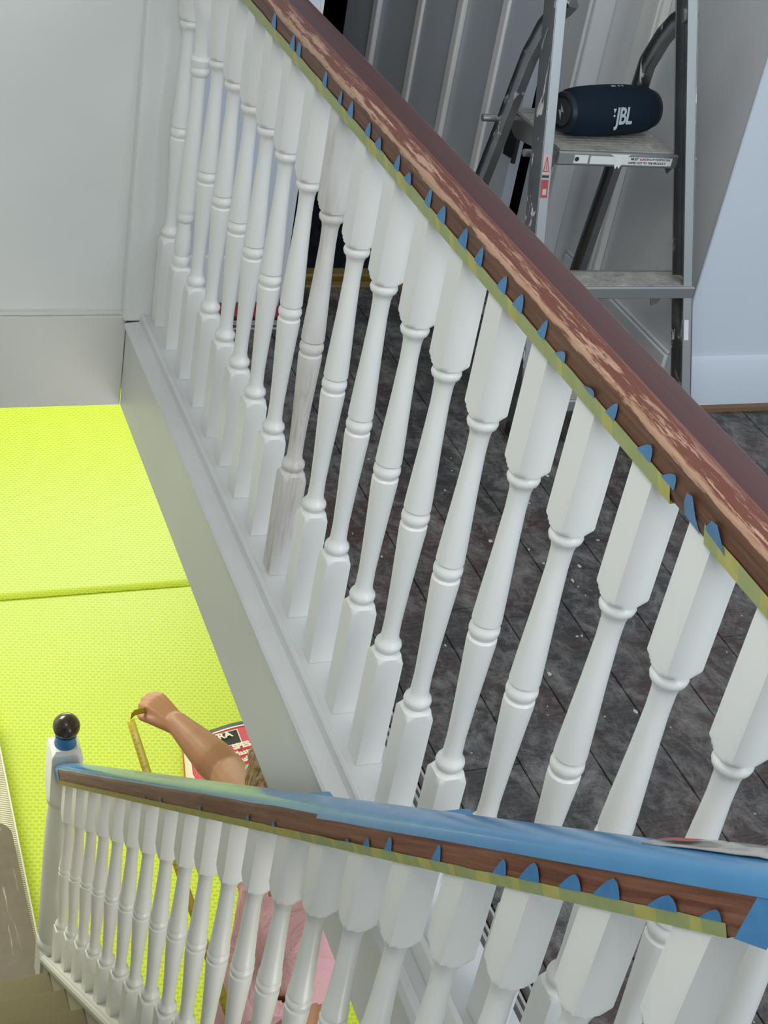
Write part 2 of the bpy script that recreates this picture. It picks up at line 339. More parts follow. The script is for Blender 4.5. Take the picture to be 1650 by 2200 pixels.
# landing floor: planks
fl = MB(); fl.box(0.046, -2.4, -0.074, 2.4, 3.29, FL-0.022); fl.box(-1.10, -2.4, -0.074, 0.045, 0.19, FL-0.022)
flo = struct('floor', fl, MAROON, 0)
seams = [0.137, 0.270, 0.403, 0.536, 0.670, 0.803, 0.936, 1.069, 1.202, 1.335, 1.468, 1.601, 1.734, 1.867, 2.0, 2.133, 2.266, 2.39]
joints = {1: 1.9, 2: 2.35, 3: 1.2, 4: 2.62, 5: 1.75, 6: 2.2, 7: 1.3, 8: 2.0, 9: 1.6}
for i in range(len(seams)-1):
    x0, x1 = seams[i]+0.0012, seams[i+1]-0.0012
    yend = 3.205 if x0 < 1.05 else 2.568
    ys = [0.2, joints.get(i, 1.5), yend]
    for a, b in zip(ys, ys[1:]):
        c_ = 0.0012; zt = FL-random.random()*0.0008
        pm = MB(); pm.loft([[(x0, yy, FL-0.0219), (x1, yy, FL-0.0219), (x1, yy, zt-c_), (x1-c_, yy, zt), (x0+c_, yy, zt), (x0, yy, zt-c_)] for yy in (a+0.0008, b-0.0008)])
        part('plank', pm, PLANK, flo, 0)
pm = MB(); pm.box(0.1065, 0.2, FL-0.0219, 0.1355, 2.99, FL-0.001); part('plank', pm, PLANK, flo, 0)
for yy in ((-2.3, -1.2), (-1.19, 0.18)):
    for i in range(24):
        x0 = -1.09+i*0.145; pm = MB(); pm.box(x0, yy[0], FL-0.0219, x0+0.142, yy[1], FL); part('plank', pm, PLANK, flo, 0)
# plaster crumbs on the boards
cm = MB()
for i in range(150):
    x, y = random.uniform(0.15, 1.4), random.uniform(0.9, 2.5); r = random.choice([0.0015, 0.002, 0.003, 0.003, 0.005, 0.008])
    n_ = 6; ph = random.random()*6; ring = [(x+math.cos(ph+k*math.pi/3)*r*random.uniform(.5, 1.2), y+math.sin(ph+k*math.pi/3)*r*random.uniform(.5, 1.6)) for k in range(n_)]
    cm.loft([[(a, b, FL) for a, b in ring], [(x+(a-x)*.7, y+(b-y)*.7, FL+min(r*.5, .0016)) for a, b in ring]])
o = part('plaster_crumbs', cm, CRUMB); tag(o, 'scattered white plaster and paint crumbs on the dark landing floorboards', 'debris'); o['kind'] = 'stuff'
# pale tracks beside the base of the balustrade and along the short wall
tr = thing('floor_track', 'three thin pale metal strips running along the floor inside the balustrade base', 'floor track', (0.085, 1.6, FL))
for x0, x1 in ((0.0685, 0.0735), (0.0785, 0.0825), (0.0975, 0.1015)):
    pm = MB(); pm.box(x0, 0.2, FL-0.021, x1, 2.978, FL+0.001); part('strip', pm, STRIPM, tr)
tr = thing('floor_track', 'short pale metal strips on the floor in front of the red bag', 'floor track', (0.22, 3.0, FL))
for y0 in (2.982, 3.006, 3.018):
    pm = MB(); pm.box(0.105, y0, FL+0.0005, 0.30, y0+0.006, FL+0.003); part('strip', pm, STRIPM, tr)

# short wall left of the doorway, door wall
mb = MB(); mb.box(-0.039, 3.10, FL, 0.325, 3.235, 2.4); struct('wall_door', mb, paint('blueish_wall', (0.66, 0.70, 0.78), (0.62, 0.66, 0.73), 0.5, 60, .05))
mb = MB(); mb.box(0.032, 3.085, FL, 0.315, 3.10, 0.10); bevel(struct('baseboard_left', mb, WHITE), 0.004)
mb = MB(); mb.box(-0.08, 2.985, -0.0165, 0.030, 3.0195, 2.4); mb.box(-0.038, 3.0196, -0.001, 0.030, 3.0995, 2.4); bevel(struct('trim_3', mb, WALL), 0.005, 3)
mb = MB(); mb.box(0.325, 3.13, FL, 0.345, 3.27, 2.05); struct('trim_4', mb, WHITE)
mb = MB(); mb.box(1.010, 3.15, FL, 1.02, 3.27, 2.05); mb.box(1.0201, 3.14, FL, 1.075, 3.17, 2.1); mb.box(1.0751, 3.16, FL, 1.14, 3.27, 2.4); bevel(struct('trim_5', mb, SIDEW), 0.004, 2)
mb = MB(); mb.box(0.325, 3.15, 2.051, 1.02, 3.27, 2.4); struct('wall_over_door', mb, WALL)
# side wall and the bright return wall on the right
mb = MB(); mb.box(1.125, 2.58, FL, 1.25, 3.27, 2.4); struct('wall_side', mb, SIDEW)
mb = MB(); mb.box(1.112, 2.60, FL, 1.1249, 3.155, 0.085); mb.box(1.116, 2.60, 0.0851, 1.1249, 3.155, 0.095); bevel(struct('baseboard_side', mb, SIDEW), 0.004)
mb = MB(); mb.box(1.105, 2.985, FL, 1.1249, 3.075, 2.2); mb.box(1.098, 2.995, FL, 1.1049, 3.015, 2.2); bevel(struct('trim_6', mb, WHITE), 0.004, 3)
BRW = paint('bright_wall_paint', (0.66, 0.73, 0.82), (0.64, 0.71, 0.80), 0.45, 60, .04)
mb = MB(); mb.box(1.122, 2.572, FL, 2.39, 2.5799, 2.4); bevel(struct('wall_return', mb, BRW), 0.004, 3)
mb = MB(); mb.loft([[(x, 2.571, -0.028), (x, 2.556, -0.028), (x, 2.556, 0.062), (x, 2.559, 0.070), (x, 2.561, 0.086), (x, 2.566, 0.096), (x, 2.571, 0.098)] for x in (1.122, 2.39)])
struct('baseboard_right', mb, BRW)
mb = MB(); mb.box(1.13, 2.540, FL, 2.39, 2.57, -0.0285); struct('trim_7', mb, WOODL)

# ------------------------------------------------------------------ dark room beyond the doorway
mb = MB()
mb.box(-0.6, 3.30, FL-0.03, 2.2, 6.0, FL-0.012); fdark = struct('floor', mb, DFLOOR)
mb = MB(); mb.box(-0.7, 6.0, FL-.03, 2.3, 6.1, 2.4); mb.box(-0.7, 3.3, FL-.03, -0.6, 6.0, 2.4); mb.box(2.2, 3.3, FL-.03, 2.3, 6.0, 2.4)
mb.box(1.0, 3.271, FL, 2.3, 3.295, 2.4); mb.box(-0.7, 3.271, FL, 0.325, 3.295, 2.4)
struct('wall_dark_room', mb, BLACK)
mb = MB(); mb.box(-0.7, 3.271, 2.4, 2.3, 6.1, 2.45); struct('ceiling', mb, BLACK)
th = thing('door_threshold', 'brass-edged threshold bar across the dark doorway', 'threshold', (0.66, 3.25, FL))
pm = MB(); pm.box(0.346, 3.205, FL-0.01, 0.999, 3.225, FL+0.006); part('edge_strip', pm, BRASS, th)
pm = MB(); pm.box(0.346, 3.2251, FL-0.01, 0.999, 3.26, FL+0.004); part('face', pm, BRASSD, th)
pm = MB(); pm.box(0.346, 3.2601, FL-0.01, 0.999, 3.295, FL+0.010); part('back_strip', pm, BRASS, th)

# ------------------------------------------------------------------ open door leaf
hx, hy = 0.985, 3.27; ang = math.atan2(0.954, -0.298)
DM = Matrix.Translation((hx, hy, 0)) @ Matrix.Rotation(ang, 4, 'Z')
LW = 0.765; dz0, dz1 = -0.03, 1.96; T = 0.035   # leaf local: x along the leaf from the hinge, face towards us = +y
dr = D.objects.new('door_1', None); COL.objects.link(dr); dr['kind'] = 'structure'; dr.matrix_world = DM
def dbox(name, rects, y0, y1, M, bv=0.0):
    pm = MB()
    for r in rects: pm.box(r[0], y0, r[1], r[2], y1, r[3])
    o = part(name, pm, M, dr, 35, local=True)
    if bv: bevel(o, bv)
    return o
pan = [(0.135, 0.285), (0.455, 0.625)]   # panel columns (t from the hinge)
rows = [(0.18, 0.78), (0.98, 1.82)]
dbox('stile', [(0.0, dz0, pan[0][0]-.02, dz1)], 0, T, DOORP, .002); dbox('stile', [(pan[0][1]+.02, dz0, pan[1][0]-.02, dz1)], 0, T, DOORP, .002)
dbox('stile', [(pan[1][1]+.02, dz0, LW, dz1)], 0, T, DOORP, .002)
for c0, c1 in pan:
    dbox('rail', [(c0-.02, dz0, c1+.02, rows[0][0]-.02), (c0-.02, rows[0][1]+.02, c1+.02, rows[1][0]-.02), (c0-.02, rows[1][1]+.02, c1+.02, dz1)], 0.0005, T-.0005, DOORP)
    for r0, r1 in rows:
        dbox('panel', [(c0-.02, r0-.02, c1+.02, r1+.02)], 0.010, 0.024, DOORP)
        pm = MB()
        for s_ in (1,):
            for (a, b_, c2, d2) in ((c0-.02, r0-.02, c0+.006, r1+.02), (c1-.006, r0-.02, c1+.02, r1+.02), (c0+.0061, r0-.02, c1-.0061, r0+.006), (c0+.0061, r1-.006, c1-.0061, r1+.02)):
                pm.box(a, 0.0241, b_, c2, T+.007, d2)
        o = part('moulding', pm, WHITE if r0 > .5 or True else DOORP, dr, 35, local=True); bevel(o, 0.005, 3)
pm = MB(); pm.box(-0.012, T+.001, 0.30, 0.028, T+.005, 0.42); pm.cyl((-.014, T+.004, .29), (-.014, T+.004, .43), .006, n=10)
part('hinge', pm, DARKM, dr, local=True)

# ------------------------------------------------------------------ balusters
def sqring(s, R, z, n=32):
    out = []
    for i in range(n):
        a = 2*math.pi*i/n; q = s/max(abs(math.cos(a)), abs(math.sin(a))) if s else 9
        r = min(q, R); out.append((r*math.cos(a), r*math.sin(a), z))
    return out
def baluster_mb(z0, zb, zm, zt, z1, plain=False):
    H = 0.0205; m_ = MB(); rg = []
    def sq(z, R): rg.append(sqring(H, R, z))
    def ci(z, R): rg.append(sqring(0, R, z))
    for z, R in ((z0, 1), (zb-.026, 1), (zb-.024, .0286), (zb-.020, .0260), (zb-.0165, .0228)): sq(z, R)
    topc = ((zt-.16, .0176), (zt-.10, .0150), (zt-.045, .0134), (zt-.014, .0132), (zt-.006, .0146), (zt+.001, .0168), (zt+.004, .0172), (zt+.0095, .0185)) if plain else ((zt-.17, .0178), (zt-.10, .0146), (zt-.045, .0128), (zt-.018, .0133), (zt-.009, .0152), (zt-.005, .0190), (zt, .0205), (zt+.004, .0196), (zt+.0075, .0165), (zt+.0095, .0180))
    for z, R in ((zb-.0145, .0178), (zb-.0115, .0160), (zb-.009, .0165), (zb-.005, .0196), (zb, .0203), (zb+.005, .0190), (zb+.009, .0152), (zb+.018, .0133), (zb+.045, .0128), (zb+.10, .0146), (zb+.17, .0178), (zm-.022, .0196),
                 (zm-.014, .0194), (zm-.011, .0170), (zm-.0085, .0172), (zm-.005, .0196), (zm, .0203), (zm+.005, .0196), (zm+.0085, .0172), (zm+.011, .0170), (zm+.014, .0194), (zm+.022, .0192))+topc: ci(z, R)
    for z, R in ((zt+.011, .0225), (zt+.014, .0255), (zt+.0175, .0282), (zt+.020, 1), (z1, 1)): sq(z, R)
    m_.loft(rg); return m_
BY = [3.080, 2.948, 2.84, 2.71, 2.592, 2.474, 2.367, 2.255, 2.132, 2.009, 1.888, 1.767, 1.641, 1.523, 1.400, 1.275, 1.158, 1.031, 0.918, 0.795, 0.675, 0.555, 0.435][1:]
bal = thing('landing_balustrade', 'white turned balustrade with a worn dark wood handrail along the landing edge', 'balustrade', (0, 1.6, 0))
bmesh_std = meshof('baluster', baluster_mb(0, .224, .451, .678, .858), WHITE, 32)
def baluster2():
    H = .0205; m_ = MB(); rg = []
    def sq(z, R): rg.append(sqring(H, R, z))
    def ci(z, R): rg.append(sqring(0, R, z))
    for z, R in ((0, 1), (.175, 1), (.18, .0286), (.19, .0245)): sq(z, R)
    for z, R in ((.195, .0168), (.205, .019), (.213, .0195), (.220, .016), (.24, .0185), (.265, .0175), (.285, .0145), (.296, .0145), (.301, .019), (.308, .0205), (.315, .0185), (.321, .0185), (.326, .0203), (.332, .0190), (.345, .0192),
                 (.42, .0185), (.52, .016), (.59, .0138), (.608, .0145), (.613, .019), (.620, .0205), (.627, .018), (.634, .020), (.643, .0215), (.650, .0165), (.66, .016), (.71, .0165)): ci(z, R)
    for z, R in ((.722, .020), (.74, .0245), (.75, .0286), (.756, 1), (.858, 1)): sq(z, R)
    m_.loft(rg); return m_
bmesh_flip = meshof('baluster_flip', baluster2(), WHITE, 32)
bmesh_strip = meshof('baluster_strip', baluster_mb(0, .224, .451, .678, .858), STRIP, 32)
for i, y in enumerate(BY):
    me = bmesh_flip if i == 1 else bmesh_strip if i == 8 else bmesh_std
    o = D.objects.new('baluster', me); COL.objects.link(o); o.parent = bal; o.location = (0, y-1.6, 0)
    if i == 1: o['label'] = 'baluster turned to a different pattern with its rings lower'
    if i == 8: o['label'] = 'baluster sanded back to grey streaky bare wood'
# base: cap with outer nosing and inner beads
def prof_y(poly, y0, y1): return [[(x, y, z) for x, z in poly] for y in (y0, y1)]
pm = MB(); pm.loft(prof_y([(-.0695, -.032), (-.078, -.030), (-.0785, -.024), (-.074, -.019), (-.045, -.0165), (-.0435, -.012), (-.0425, .0), (-.039, .0035), (-.035, .0035), (-.033, .0), (-.030, -.0005), (.036, -.0005), (.042, -.003), (.044, -.008), (.044, -.055), (-.0695, -.055)], .2, 2.984))
part('base_cap', pm, CAPM, bal, 25)
pm = MB(); pm.loft(prof_y([(-.0782, -.040), (-.088, -.036), (-.089, -.028), (-.084, -.017), (-.072, -.0145), (-.070, -.018), (-.0782, -.024)], .2, 1.33)); part('nosing_strip', pm, CAPM, bal, 25)
pm = MB(); pm.loft(prof_y([(-.052, -.0166), (-.052, -.008), (-.0455, .0065), (-.038, .0075), (-.034, .0), (-.0436, -.010), (-.0452, -.0165)], .2, 1.29)); part('bead_strip', pm, WHITE, bal, 25)
# handrail
HP = [(-.022, .852), (-.0295, .866), (-.0305, .880), (-.0325, .890), (-.0345, .898), (-.0345, .904), (-.0325, .9075), (-.0225, .9120), (-.0135, .9150), (-.0115, .9148), (-.0100, .9135), (0, .9140), (.014, .9138), (.0285, .9130), (.0325, .9100), (.0345, .904), (.0325, .890), (.0305, .880), (.0295, .866), (.022, .852)]
pm = MB(); ring = lambda y: [(x, y, z) for x, z in HP]
pm.loft([ring(.2+i*(2.784/30)) for i in range(31)])
hr = part('handrail', pm, RAILW, bal, 40)
# yellow tape along the rail's lower edge, green-tinted where blue tape lies beneath
def tape_strip(ys, path, gpos, kfun, seed, off=.0007):
    random.seed(seed); m_ = MB(); y = ys[0]
    row = lambda yy, w: [(x-off, yy, kfun(yy)+z+w*(j == len(path)-1)) for j, (x, z) in enumerate(path)]
    N = int((ys[1]-ys[0])/.012); rows_ = []
    for i in range(N+1):
        yy = ys[0]+(ys[1]-ys[0])*i/N; rows_.append(row(yy, noise.noise((yy*22, seed, 0))*.0016+noise.noise((yy*5, seed, 3))*.0012))
    n = len(path)
    for i in range(N):
        yy = ys[0]+(ys[1]-ys[0])*(i+.5)/N
        mi = 1 if any(abs(yy-g) < w for g, w in gpos) else 0
        m_.add(rows_[i]+rows_[i+1], [(k, k+1, n+k+1, n+k) for k in range(n-1)], mi)
    return m_
green = [(y+dy, .019+.012*random.random()) for y in BY for dy in (-.022, .028)]
o = part('masking_tape', tape_strip((.2, 2.2), [(-.012, .8500), (-.0235, .8485), (-.0270, .860), (-.0303, .8718)], [], lambda y: 0, 5), [TAPEY, TAPEG], bal, 60, 'yellow masking tape along the rail edge')
gm = tape_strip((.97, 2.98), [(-.012, .8500), (-.0235, .8485), (-.0270, .860), (-.0303, .8718)], green, lambda y: 0, 5, .0010)
D.objects.remove(o)
o = part('masking_tape', gm, [TAPEY, TAPEG], bal, 60, 'yellow masking tape along the rail edge')
o = part('masking_tape', tape_strip((.2, .905), [(-.012, .8500), (-.0235, .8485), (-.0270, .860), (-.0303, .8718)], green, lambda y: 0, 6, .0010), [TAPEY, TAPEG], bal, 60, 'yellow masking tape along the rail edge')
# blue tape tongues
def tongue(y, ztip, x0, z0, w, lean, kf, xtop):
    m_ = MB(); L = []; N = 6
    for i in range(N+1):
        f_ = i/N; ww = w*(1-f_)**.6*(1 if i < N else 0); zc = z0+(ztip-z0)*f_; yc = y+lean*f_
        xx = x0+(xtop-x0)*f_
        L.append(((xx, yc-ww/2, kf(yc-ww/2)+zc), (xx, yc+ww/2, kf(yc+ww/2)+zc)))
    vs = [p for a in L for p in a]; m_.add(vs, [(2*i, 2*i+1, 2*i+3, 2*i+2) for i in range(N)]); return m_
tips = [(2.304, 0.901), (2.198, 0.897), (2.165, 0.912), (2.031, 0.906), (1.958, 0.895), (1.91, 0.896), (1.834, 0.894), (1.79, 0.889), (1.716, 0.895), (1.673, 0.888), (1.6, 0.899), (1.553, 0.895), (1.482, 0.898), (1.432, 0.897), (1.362, 0.894), (1.316, 0.894), (1.252, 0.896), (1.203, 0.884), (1.133, 0.879), (1.084, 0.892), (1.011, 0.889), (0.963, 0.887)]
for y, z in tips: part('blue_tape', tongue(y+.012, z, -.0312, .8695, .016+.014*random.random(), -.012, lambda q: 0, -.0345), TAPEB, bal, 60)
for y, w in ((.930, .030), (.885, .040)):
    m_ = MB(); yy = [y-w/2, y+w/2]
    m_.add([(-.0235, yy[0], .8515), (-.0235, yy[1], .8535), (-.0315, yy[0]+.004, .868), (-.0315, yy[1]-.003, .870), (-.0355, y-.002, .886), (-.0352, y+.008, .884)], [(0, 1, 3, 2), (2, 3, 5, 4)]); part('blue_tape', m_, TAPEB, bal, 60)
# newel at the near end (out of frame, carries the rails)
def newel_mb(x, y, z0, z1, h=.046):
    m_ = MB(); m_.box(x-h, y-h, z0, x+h, y+h, z1); m_.lathe([(.03, z1), (.03, z1+.012), (.022, z1+.02), (.036, z1+.045), (.040, z1+.06), (.034, z1+.085), (.012, z1+.1)], (x, y, 0)); return m_
bevel(part('newel_post', newel_mb(0, .15, -.04, 1.0), WHITE, bal), .004)

# ------------------------------------------------------------------ stair flight
XS = -0.15
stair = thing('staircase', 'carpeted stair flight descending away towards the hall at lower left', 'staircase', (-.62, 2.8, -2.29))
for k in range(1, 11):
    z = -.04-.2045*k; y = (.507-z)/SL
    if y < .45: continue
    yb = y-.245; pts = [(yb, z-.20), (y-.03, z-.20), (y-.022, z-.03), (y-.006, z-.022), (y, z-.013), (y-.001, z-.004), (y-.008, z), (yb, z)]
    pm = MB(); pm.loft([[(x, a, b) for a, b in pts] for x in (-1.095, -.186)]); part('step', pm, CARPET, stair, 50)
pk = lambda K, y: K-SL*y
def sheared(poly, y0, y1, n=1):   # poly in (x, K)
    return [[(x, y0+(y1-y0)*i/n, pk(K, y0+(y1-y0)*i/n)) for x, K in poly] for i in range(n+1)]
pm = MB(); pm.loft(sheared([(-.185, .10), (-.120, .10), (-.120, .524), (-.185, .524)], .48, 2.945)); part('string', pm, paint('string_paint', (.50, .48, .38), (.46, .44, .35), .5), stair)
pm = MB(); pm.loft(sheared([(-.192, .518), (-.110, .518), (-.110, .534), (-.1155, .546), (-.120, .546), (-.123, .538), (-.178, .538), (-.180, .550), (-.184, .552), (-.187, .545), (-.190, .5445), (-.1935, .534)], .48, 2.945)); part('string_cap', pm, FASC, stair, 20)
# landing slab at the foot of the flight, with its rounded corner, over a ribbed mat
pm = MB(); arc = [(-1.09, 2.84), (-1.09, 3.64)]; 
poly = [(-1.09, 2.855), (-1.09, 3.665), (-.245, 3.665)]+[(-.245+.065*math.sin(a), 3.60+.065*math.cos(a)) for a in [math.pi/2*i/8 for i in range(1, 9)]]+[(-.172, 3.05), (-.172, 2.855)]
pm.loft([[(x, y, -2.33) for x, y in poly], [(x, y, -2.294) for x, y in poly], [(x-.002*(x > -1), y-.002, -2.29) for x, y in poly]])
part('lower_landing', pm, DARKW, stair, 30, 'dark scuffed wooden landing with a rounded corner')
pm = MB(); pm.box(-1.09, 2.86, FZ-.011, -.185, 3.60, -2.331); part('landing_riser', pm, CREAMT, stair)
rm = thing('ribbed_mat', 'pale ribbed mat edge beside the dark lower landing', 'mat', (-.5, 3.9, -2.37))
pm = MB(); pm.box(-1.09, 2.99, -2.385, -.152, 4.42, -2.372); pm.box(-.156, 2.99, -2.372, -.150, 4.42, -2.366); part('mat_base', pm, CREAMT, rm)
pm = MB()
for i in range(150):
    y = 3.05+i*.009
    pm.box(-.60, y, -2.3719, -.157, y+.0055, -2.368)
o = part('rib', pm, MAT_, rm, 0); o['kind'] = 'stuff'
pm = MB(); pm.box(-1.09, 3.61, FZ-.011, -.16, 4.41, -2.386); part('support', pm, CREAMT, rm)

# ------------------------------------------------------------------ stair balustrade
sb = thing('stair_balustrade', 'white turned stair balustrade with blue-taped wooden handrail descending to a ball-topped newel', 'balustrade', (XS, 1.8, -1.2))
so = Vector((XS, 1.8, -1.2))
SBY = [2.875, 2.742, 2.610, 2.482, 2.352, 2.223, 2.101, 1.975, 1.855, 1.737, 1.620, 1.503, 1.389, 1.274, 1.159, 1.047, .934, .823, .709, .597]
bst = meshof('stair_baluster', baluster_mb(-.020, .154, .383, .572, .735, True), WHITE, 32)
for y in SBY:
    o = D.objects.new('baluster', bst); COL.objects.link(o); o.parent = sb; o.location = Vector((XS, y, pk(.548, y)))-so
SP = [(-.022, 1.262), (-.0295, 1.278), (-.0305, 1.295), (-.0335, 1.308), (-.0345, 1.318), (-.0335, 1.325), (-.029, 1.331), (-.018, 1.3345), (0, 1.336)]
SP = [(XS+a, b) for a, b in SP]+[(XS-a, b) for a, b in SP[-2::-1]]
pm = MB(); pm.loft(sheared(SP, .46, 2.944, 30)); srail = part('handrail', pm, RAIL2, sb, 40)
def offs(pts, d):
    out = []; cx, cz = XS, 1.30
    for x, z in pts:
        v = Vector((x-cx, z-cz)); v = v/v.length*d; out.append((x+v.x, z+v.y))
    return out
def wrap(i0, y0, y1, name='blue_tape', M=WRAP, d=.0010, low=None):
    P = offs(SP[i0:len(SP)-3], d)
    if low: P[0] = (P[0][0], low)
    m_ = MB(); n = len(P); N = 40; vs = []
    for i in range(N+1):
        y = y0+(y1-y0)*i/N; w = noise.noise((y*9, i0, 2))*.0015
        for j, (x, K) in enumerate(P): vs.append((x+noise.noise((y*14, j*.7, 1))*.0003, y, pk(K+(w if j == 0 else 0)+noise.noise((y*11, j*.9, 5))*.0002, y)))
    m_.add(vs, [(i*n+j, i*n+j+1, (i+1)*n+j+1, (i+1)*n+j) for i in range(N) for j in range(n-1)]); return part(name, m_, M, sb, 50)
wrap(4, 1.24, 2.90, low=1.3205); wrap(4, .46, 1.26, d=.0014, low=1.312); wrap(1, 2.895, 2.944, d=.0013)
# loose folds of the wrap on the far side
for y in (1.455, 1.075):
    m_ = MB(); L = .10 if y > 1.2 else .07
    m_.add([(XS+.028, y, pk(1.331, y)), (XS+.034, y-L*.5, pk(1.337, y-L*.5)), (XS+.030, y-L, pk(1.331, y-L)), (XS+.044, y-L*.55, pk(1.336, y-L*.55))], [(0, 1, 2), (0, 3, 1), (1, 3, 2)])
    part('tape_fold', m_, TAPEB, sb, 0)
sgreen = [(y+dy, .014+.01*random.random()) for y in SBY for dy in (-.03, .02) if y < 1.3]
tp = [(XS-.012, 1.2605), (XS-.022, 1.2600), (XS-.026, 1.270), (XS-.0295, 1.279)]
for y0, y1, sd, of in ((1.435, 2.943, 8, .0008), (.925, 1.44, 9, .0013), (.560, .935, 10, .0009)):
    m_ = tape_strip((y0, y1), tp, sgreen, lambda y: -SL*y, sd, of); part('masking_tape', m_, [TAPEY, TAPEG], sb, 60, 'yellow masking tape along the rail edge')
st = [(2.065, 1.290, .012), (1.956, 1.294, .014), (1.724, 1.294, .012), (1.502, 1.295, .014), (1.401, 1.292, .012), (1.165, 1.287, .012), (1.114, 1.294, .018), (1.061, 1.304, .018), (.956, 1.306, .018), (.839, 1.302, .022), (.792, 1.305, .032), (.733, 1.300, .032), (.685, 1.304, .034), (.620, 1.297, .034), (.570, 1.292, .022)]
for y, K, w in st: part('blue_tape', tongue(y+.004, K, XS-.0315, 1.279, w, -.004, lambda q: -SL*q, XS-.0342), TAPEB, sb, 60)
m_ = MB(); m_.add([(XS-.0325, .515, pk(1.262, .515)), (XS-.0325, .545, pk(1.266, .545)), (XS-.0352, .538, pk(1.318, .538)), (XS-.0352, .500, pk(1.318, .50))], [(0, 1, 2, 3)]); part('blue_tape', m_, TAPEB, sb)
bevel(part('newel_post', newel_mb(XS, .40, -.6, 1.05), WHITE, sb), .004)
# bottom newel: square block, turned column, ball
nx, ny, H = -.150, 2.988, .0425
pm = MB(); R = []
def sq(z, h, Rr=1): R.append([(nx+p[0], ny+p[1], z) for p in sqring(h, Rr, z)])
for z, h, r in ((-2.36, H, 1), (-2.165, H, 1), (-2.150, H, .060), (-2.138, H, .049)): sq(z, h, r)
for z, r in ((-2.134, .0455), (-2.120, .0475), (-2.108, .0455), (-2.100, .041), (-2.090, .043), (-2.065, .046), (-1.95, .0455), (-1.75, .0435), (-1.60, .0405), (-1.545, .0375), (-1.530, .0375), (-1.522, .0425), (-1.510, .0440)): sq(z, 0, r)
for z, h, r in ((-1.505, H, .050), (-1.485, H, .060), (-1.470, H, 1), (-1.330, H, 1), (-1.321, H-.003, 1), (-1.315, H-.010, 1), (-1.312, .030, 1)): sq(z, h, r)
pm.loft(R); nb = part('newel_post', pm, WHITE, sb, 30, 'turned newel post at the foot of the stair rail')
pm = MB(); pm.lathe([(.030, -1.3122), (.0305, -1.308), (.0285, -1.300), (.0285, -1.284), (.0295, -1.276)], (nx, ny, 0)); part('blue_tape', pm, TAPEB, nb, 40)
pm = MB(); pm.sphere((nx, ny, -1.248), .0370, 28, 18); part('ball_finial', pm, BALLW, nb, 80)
# crumpled clear packet lying on the rail
pm = MB(); rows_ = []
for i in range(13):
    y = .70-i*.02; f_ = i/12
    rows_.append([(XS-.006+j*.011, y, pk(1.3385+.002*math.sin(3.1*f_)+noise.noise((y*60, j*1.3, 0))*.0028-.004*(j == 4), y)) for j in range(5)])
n = 5; pm.add([p for r in rows_ for p in r], [(i*n+j, i*n+j+1, (i+1)*n+j+1, (i+1)*n+j) for i in range(12) for j in range(4)], 0)
o = part('plastic_packet', pm, PACK); o.modifiers.new('solid', 'SOLIDIFY').thickness = .0012
tag(o, 'crumpled clear plastic packet lying on the blue-taped stair rail', 'packet')
pm = MB(); pm.add([(XS+.000, .690, pk(1.3425, .690)), (XS+.012, .684, pk(1.3425, .684)), (XS+.014, .655, pk(1.3440, .655)), (XS+.002, .660, pk(1.3440, .660))], [(0, 1, 2, 3)])
part('red_print', pm, STKR, o, label='red printed patch')

# ------------------------------------------------------------------ step ladder
lad = thing('step_ladder', 'paint-spattered aluminium step ladder standing open on the dark landing floor', 'ladder', (.87, 2.65, FL))
def lerp(a, b, f_): return tuple(a[i]+(b[i]-a[i])*f_ for i in range(3))
RF, RT = (1.096, 2.435, FL+.01), (.908, 2.705, 1.10)
LF, LT = (.690, 2.465, FL+.01), (.638, 2.705, 1.10)
def stile(A, B, side):
    pm = MB(); a, b = Vector(A), Vector(B); d = (b-a).normalized(); y_ = (Vector((0, 1, 0))-d*d.y).normalized(); x_ = d.cross(y_)
    x_ = x_ if x_.x > 0 else -x_
    w, dp, th = .012, .052, .0025
    o_ = .5*side
    prof = [(-w, -dp/2), (w, -dp/2), (w, dp/2), (-w, dp/2)]
    # channel: web on the outer side, flanges front and back
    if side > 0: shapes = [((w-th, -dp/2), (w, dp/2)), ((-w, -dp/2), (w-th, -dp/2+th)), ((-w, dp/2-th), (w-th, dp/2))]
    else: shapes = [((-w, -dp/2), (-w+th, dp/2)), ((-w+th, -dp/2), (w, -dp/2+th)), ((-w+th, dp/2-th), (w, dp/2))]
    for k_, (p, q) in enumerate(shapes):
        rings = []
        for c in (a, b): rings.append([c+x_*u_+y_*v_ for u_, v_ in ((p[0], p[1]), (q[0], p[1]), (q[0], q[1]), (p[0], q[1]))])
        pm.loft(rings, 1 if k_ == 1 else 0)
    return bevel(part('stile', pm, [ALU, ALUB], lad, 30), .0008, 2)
sR = stile(RF, RT, 1); sL = stile(LF, LT, -1)
for A in (RF, LF):
    pm = MB(); pm.box(A[0]-.016, A[1]-.034, FL, A[0]+.016, A[1]+.03, FL+.03); bevel(part('rubber_foot', pm, DARKM, lad), .004)
def onst(A, B, z): f_ = (z-A[2])/(B[2]-A[2]); return lerp(A, B, f_)
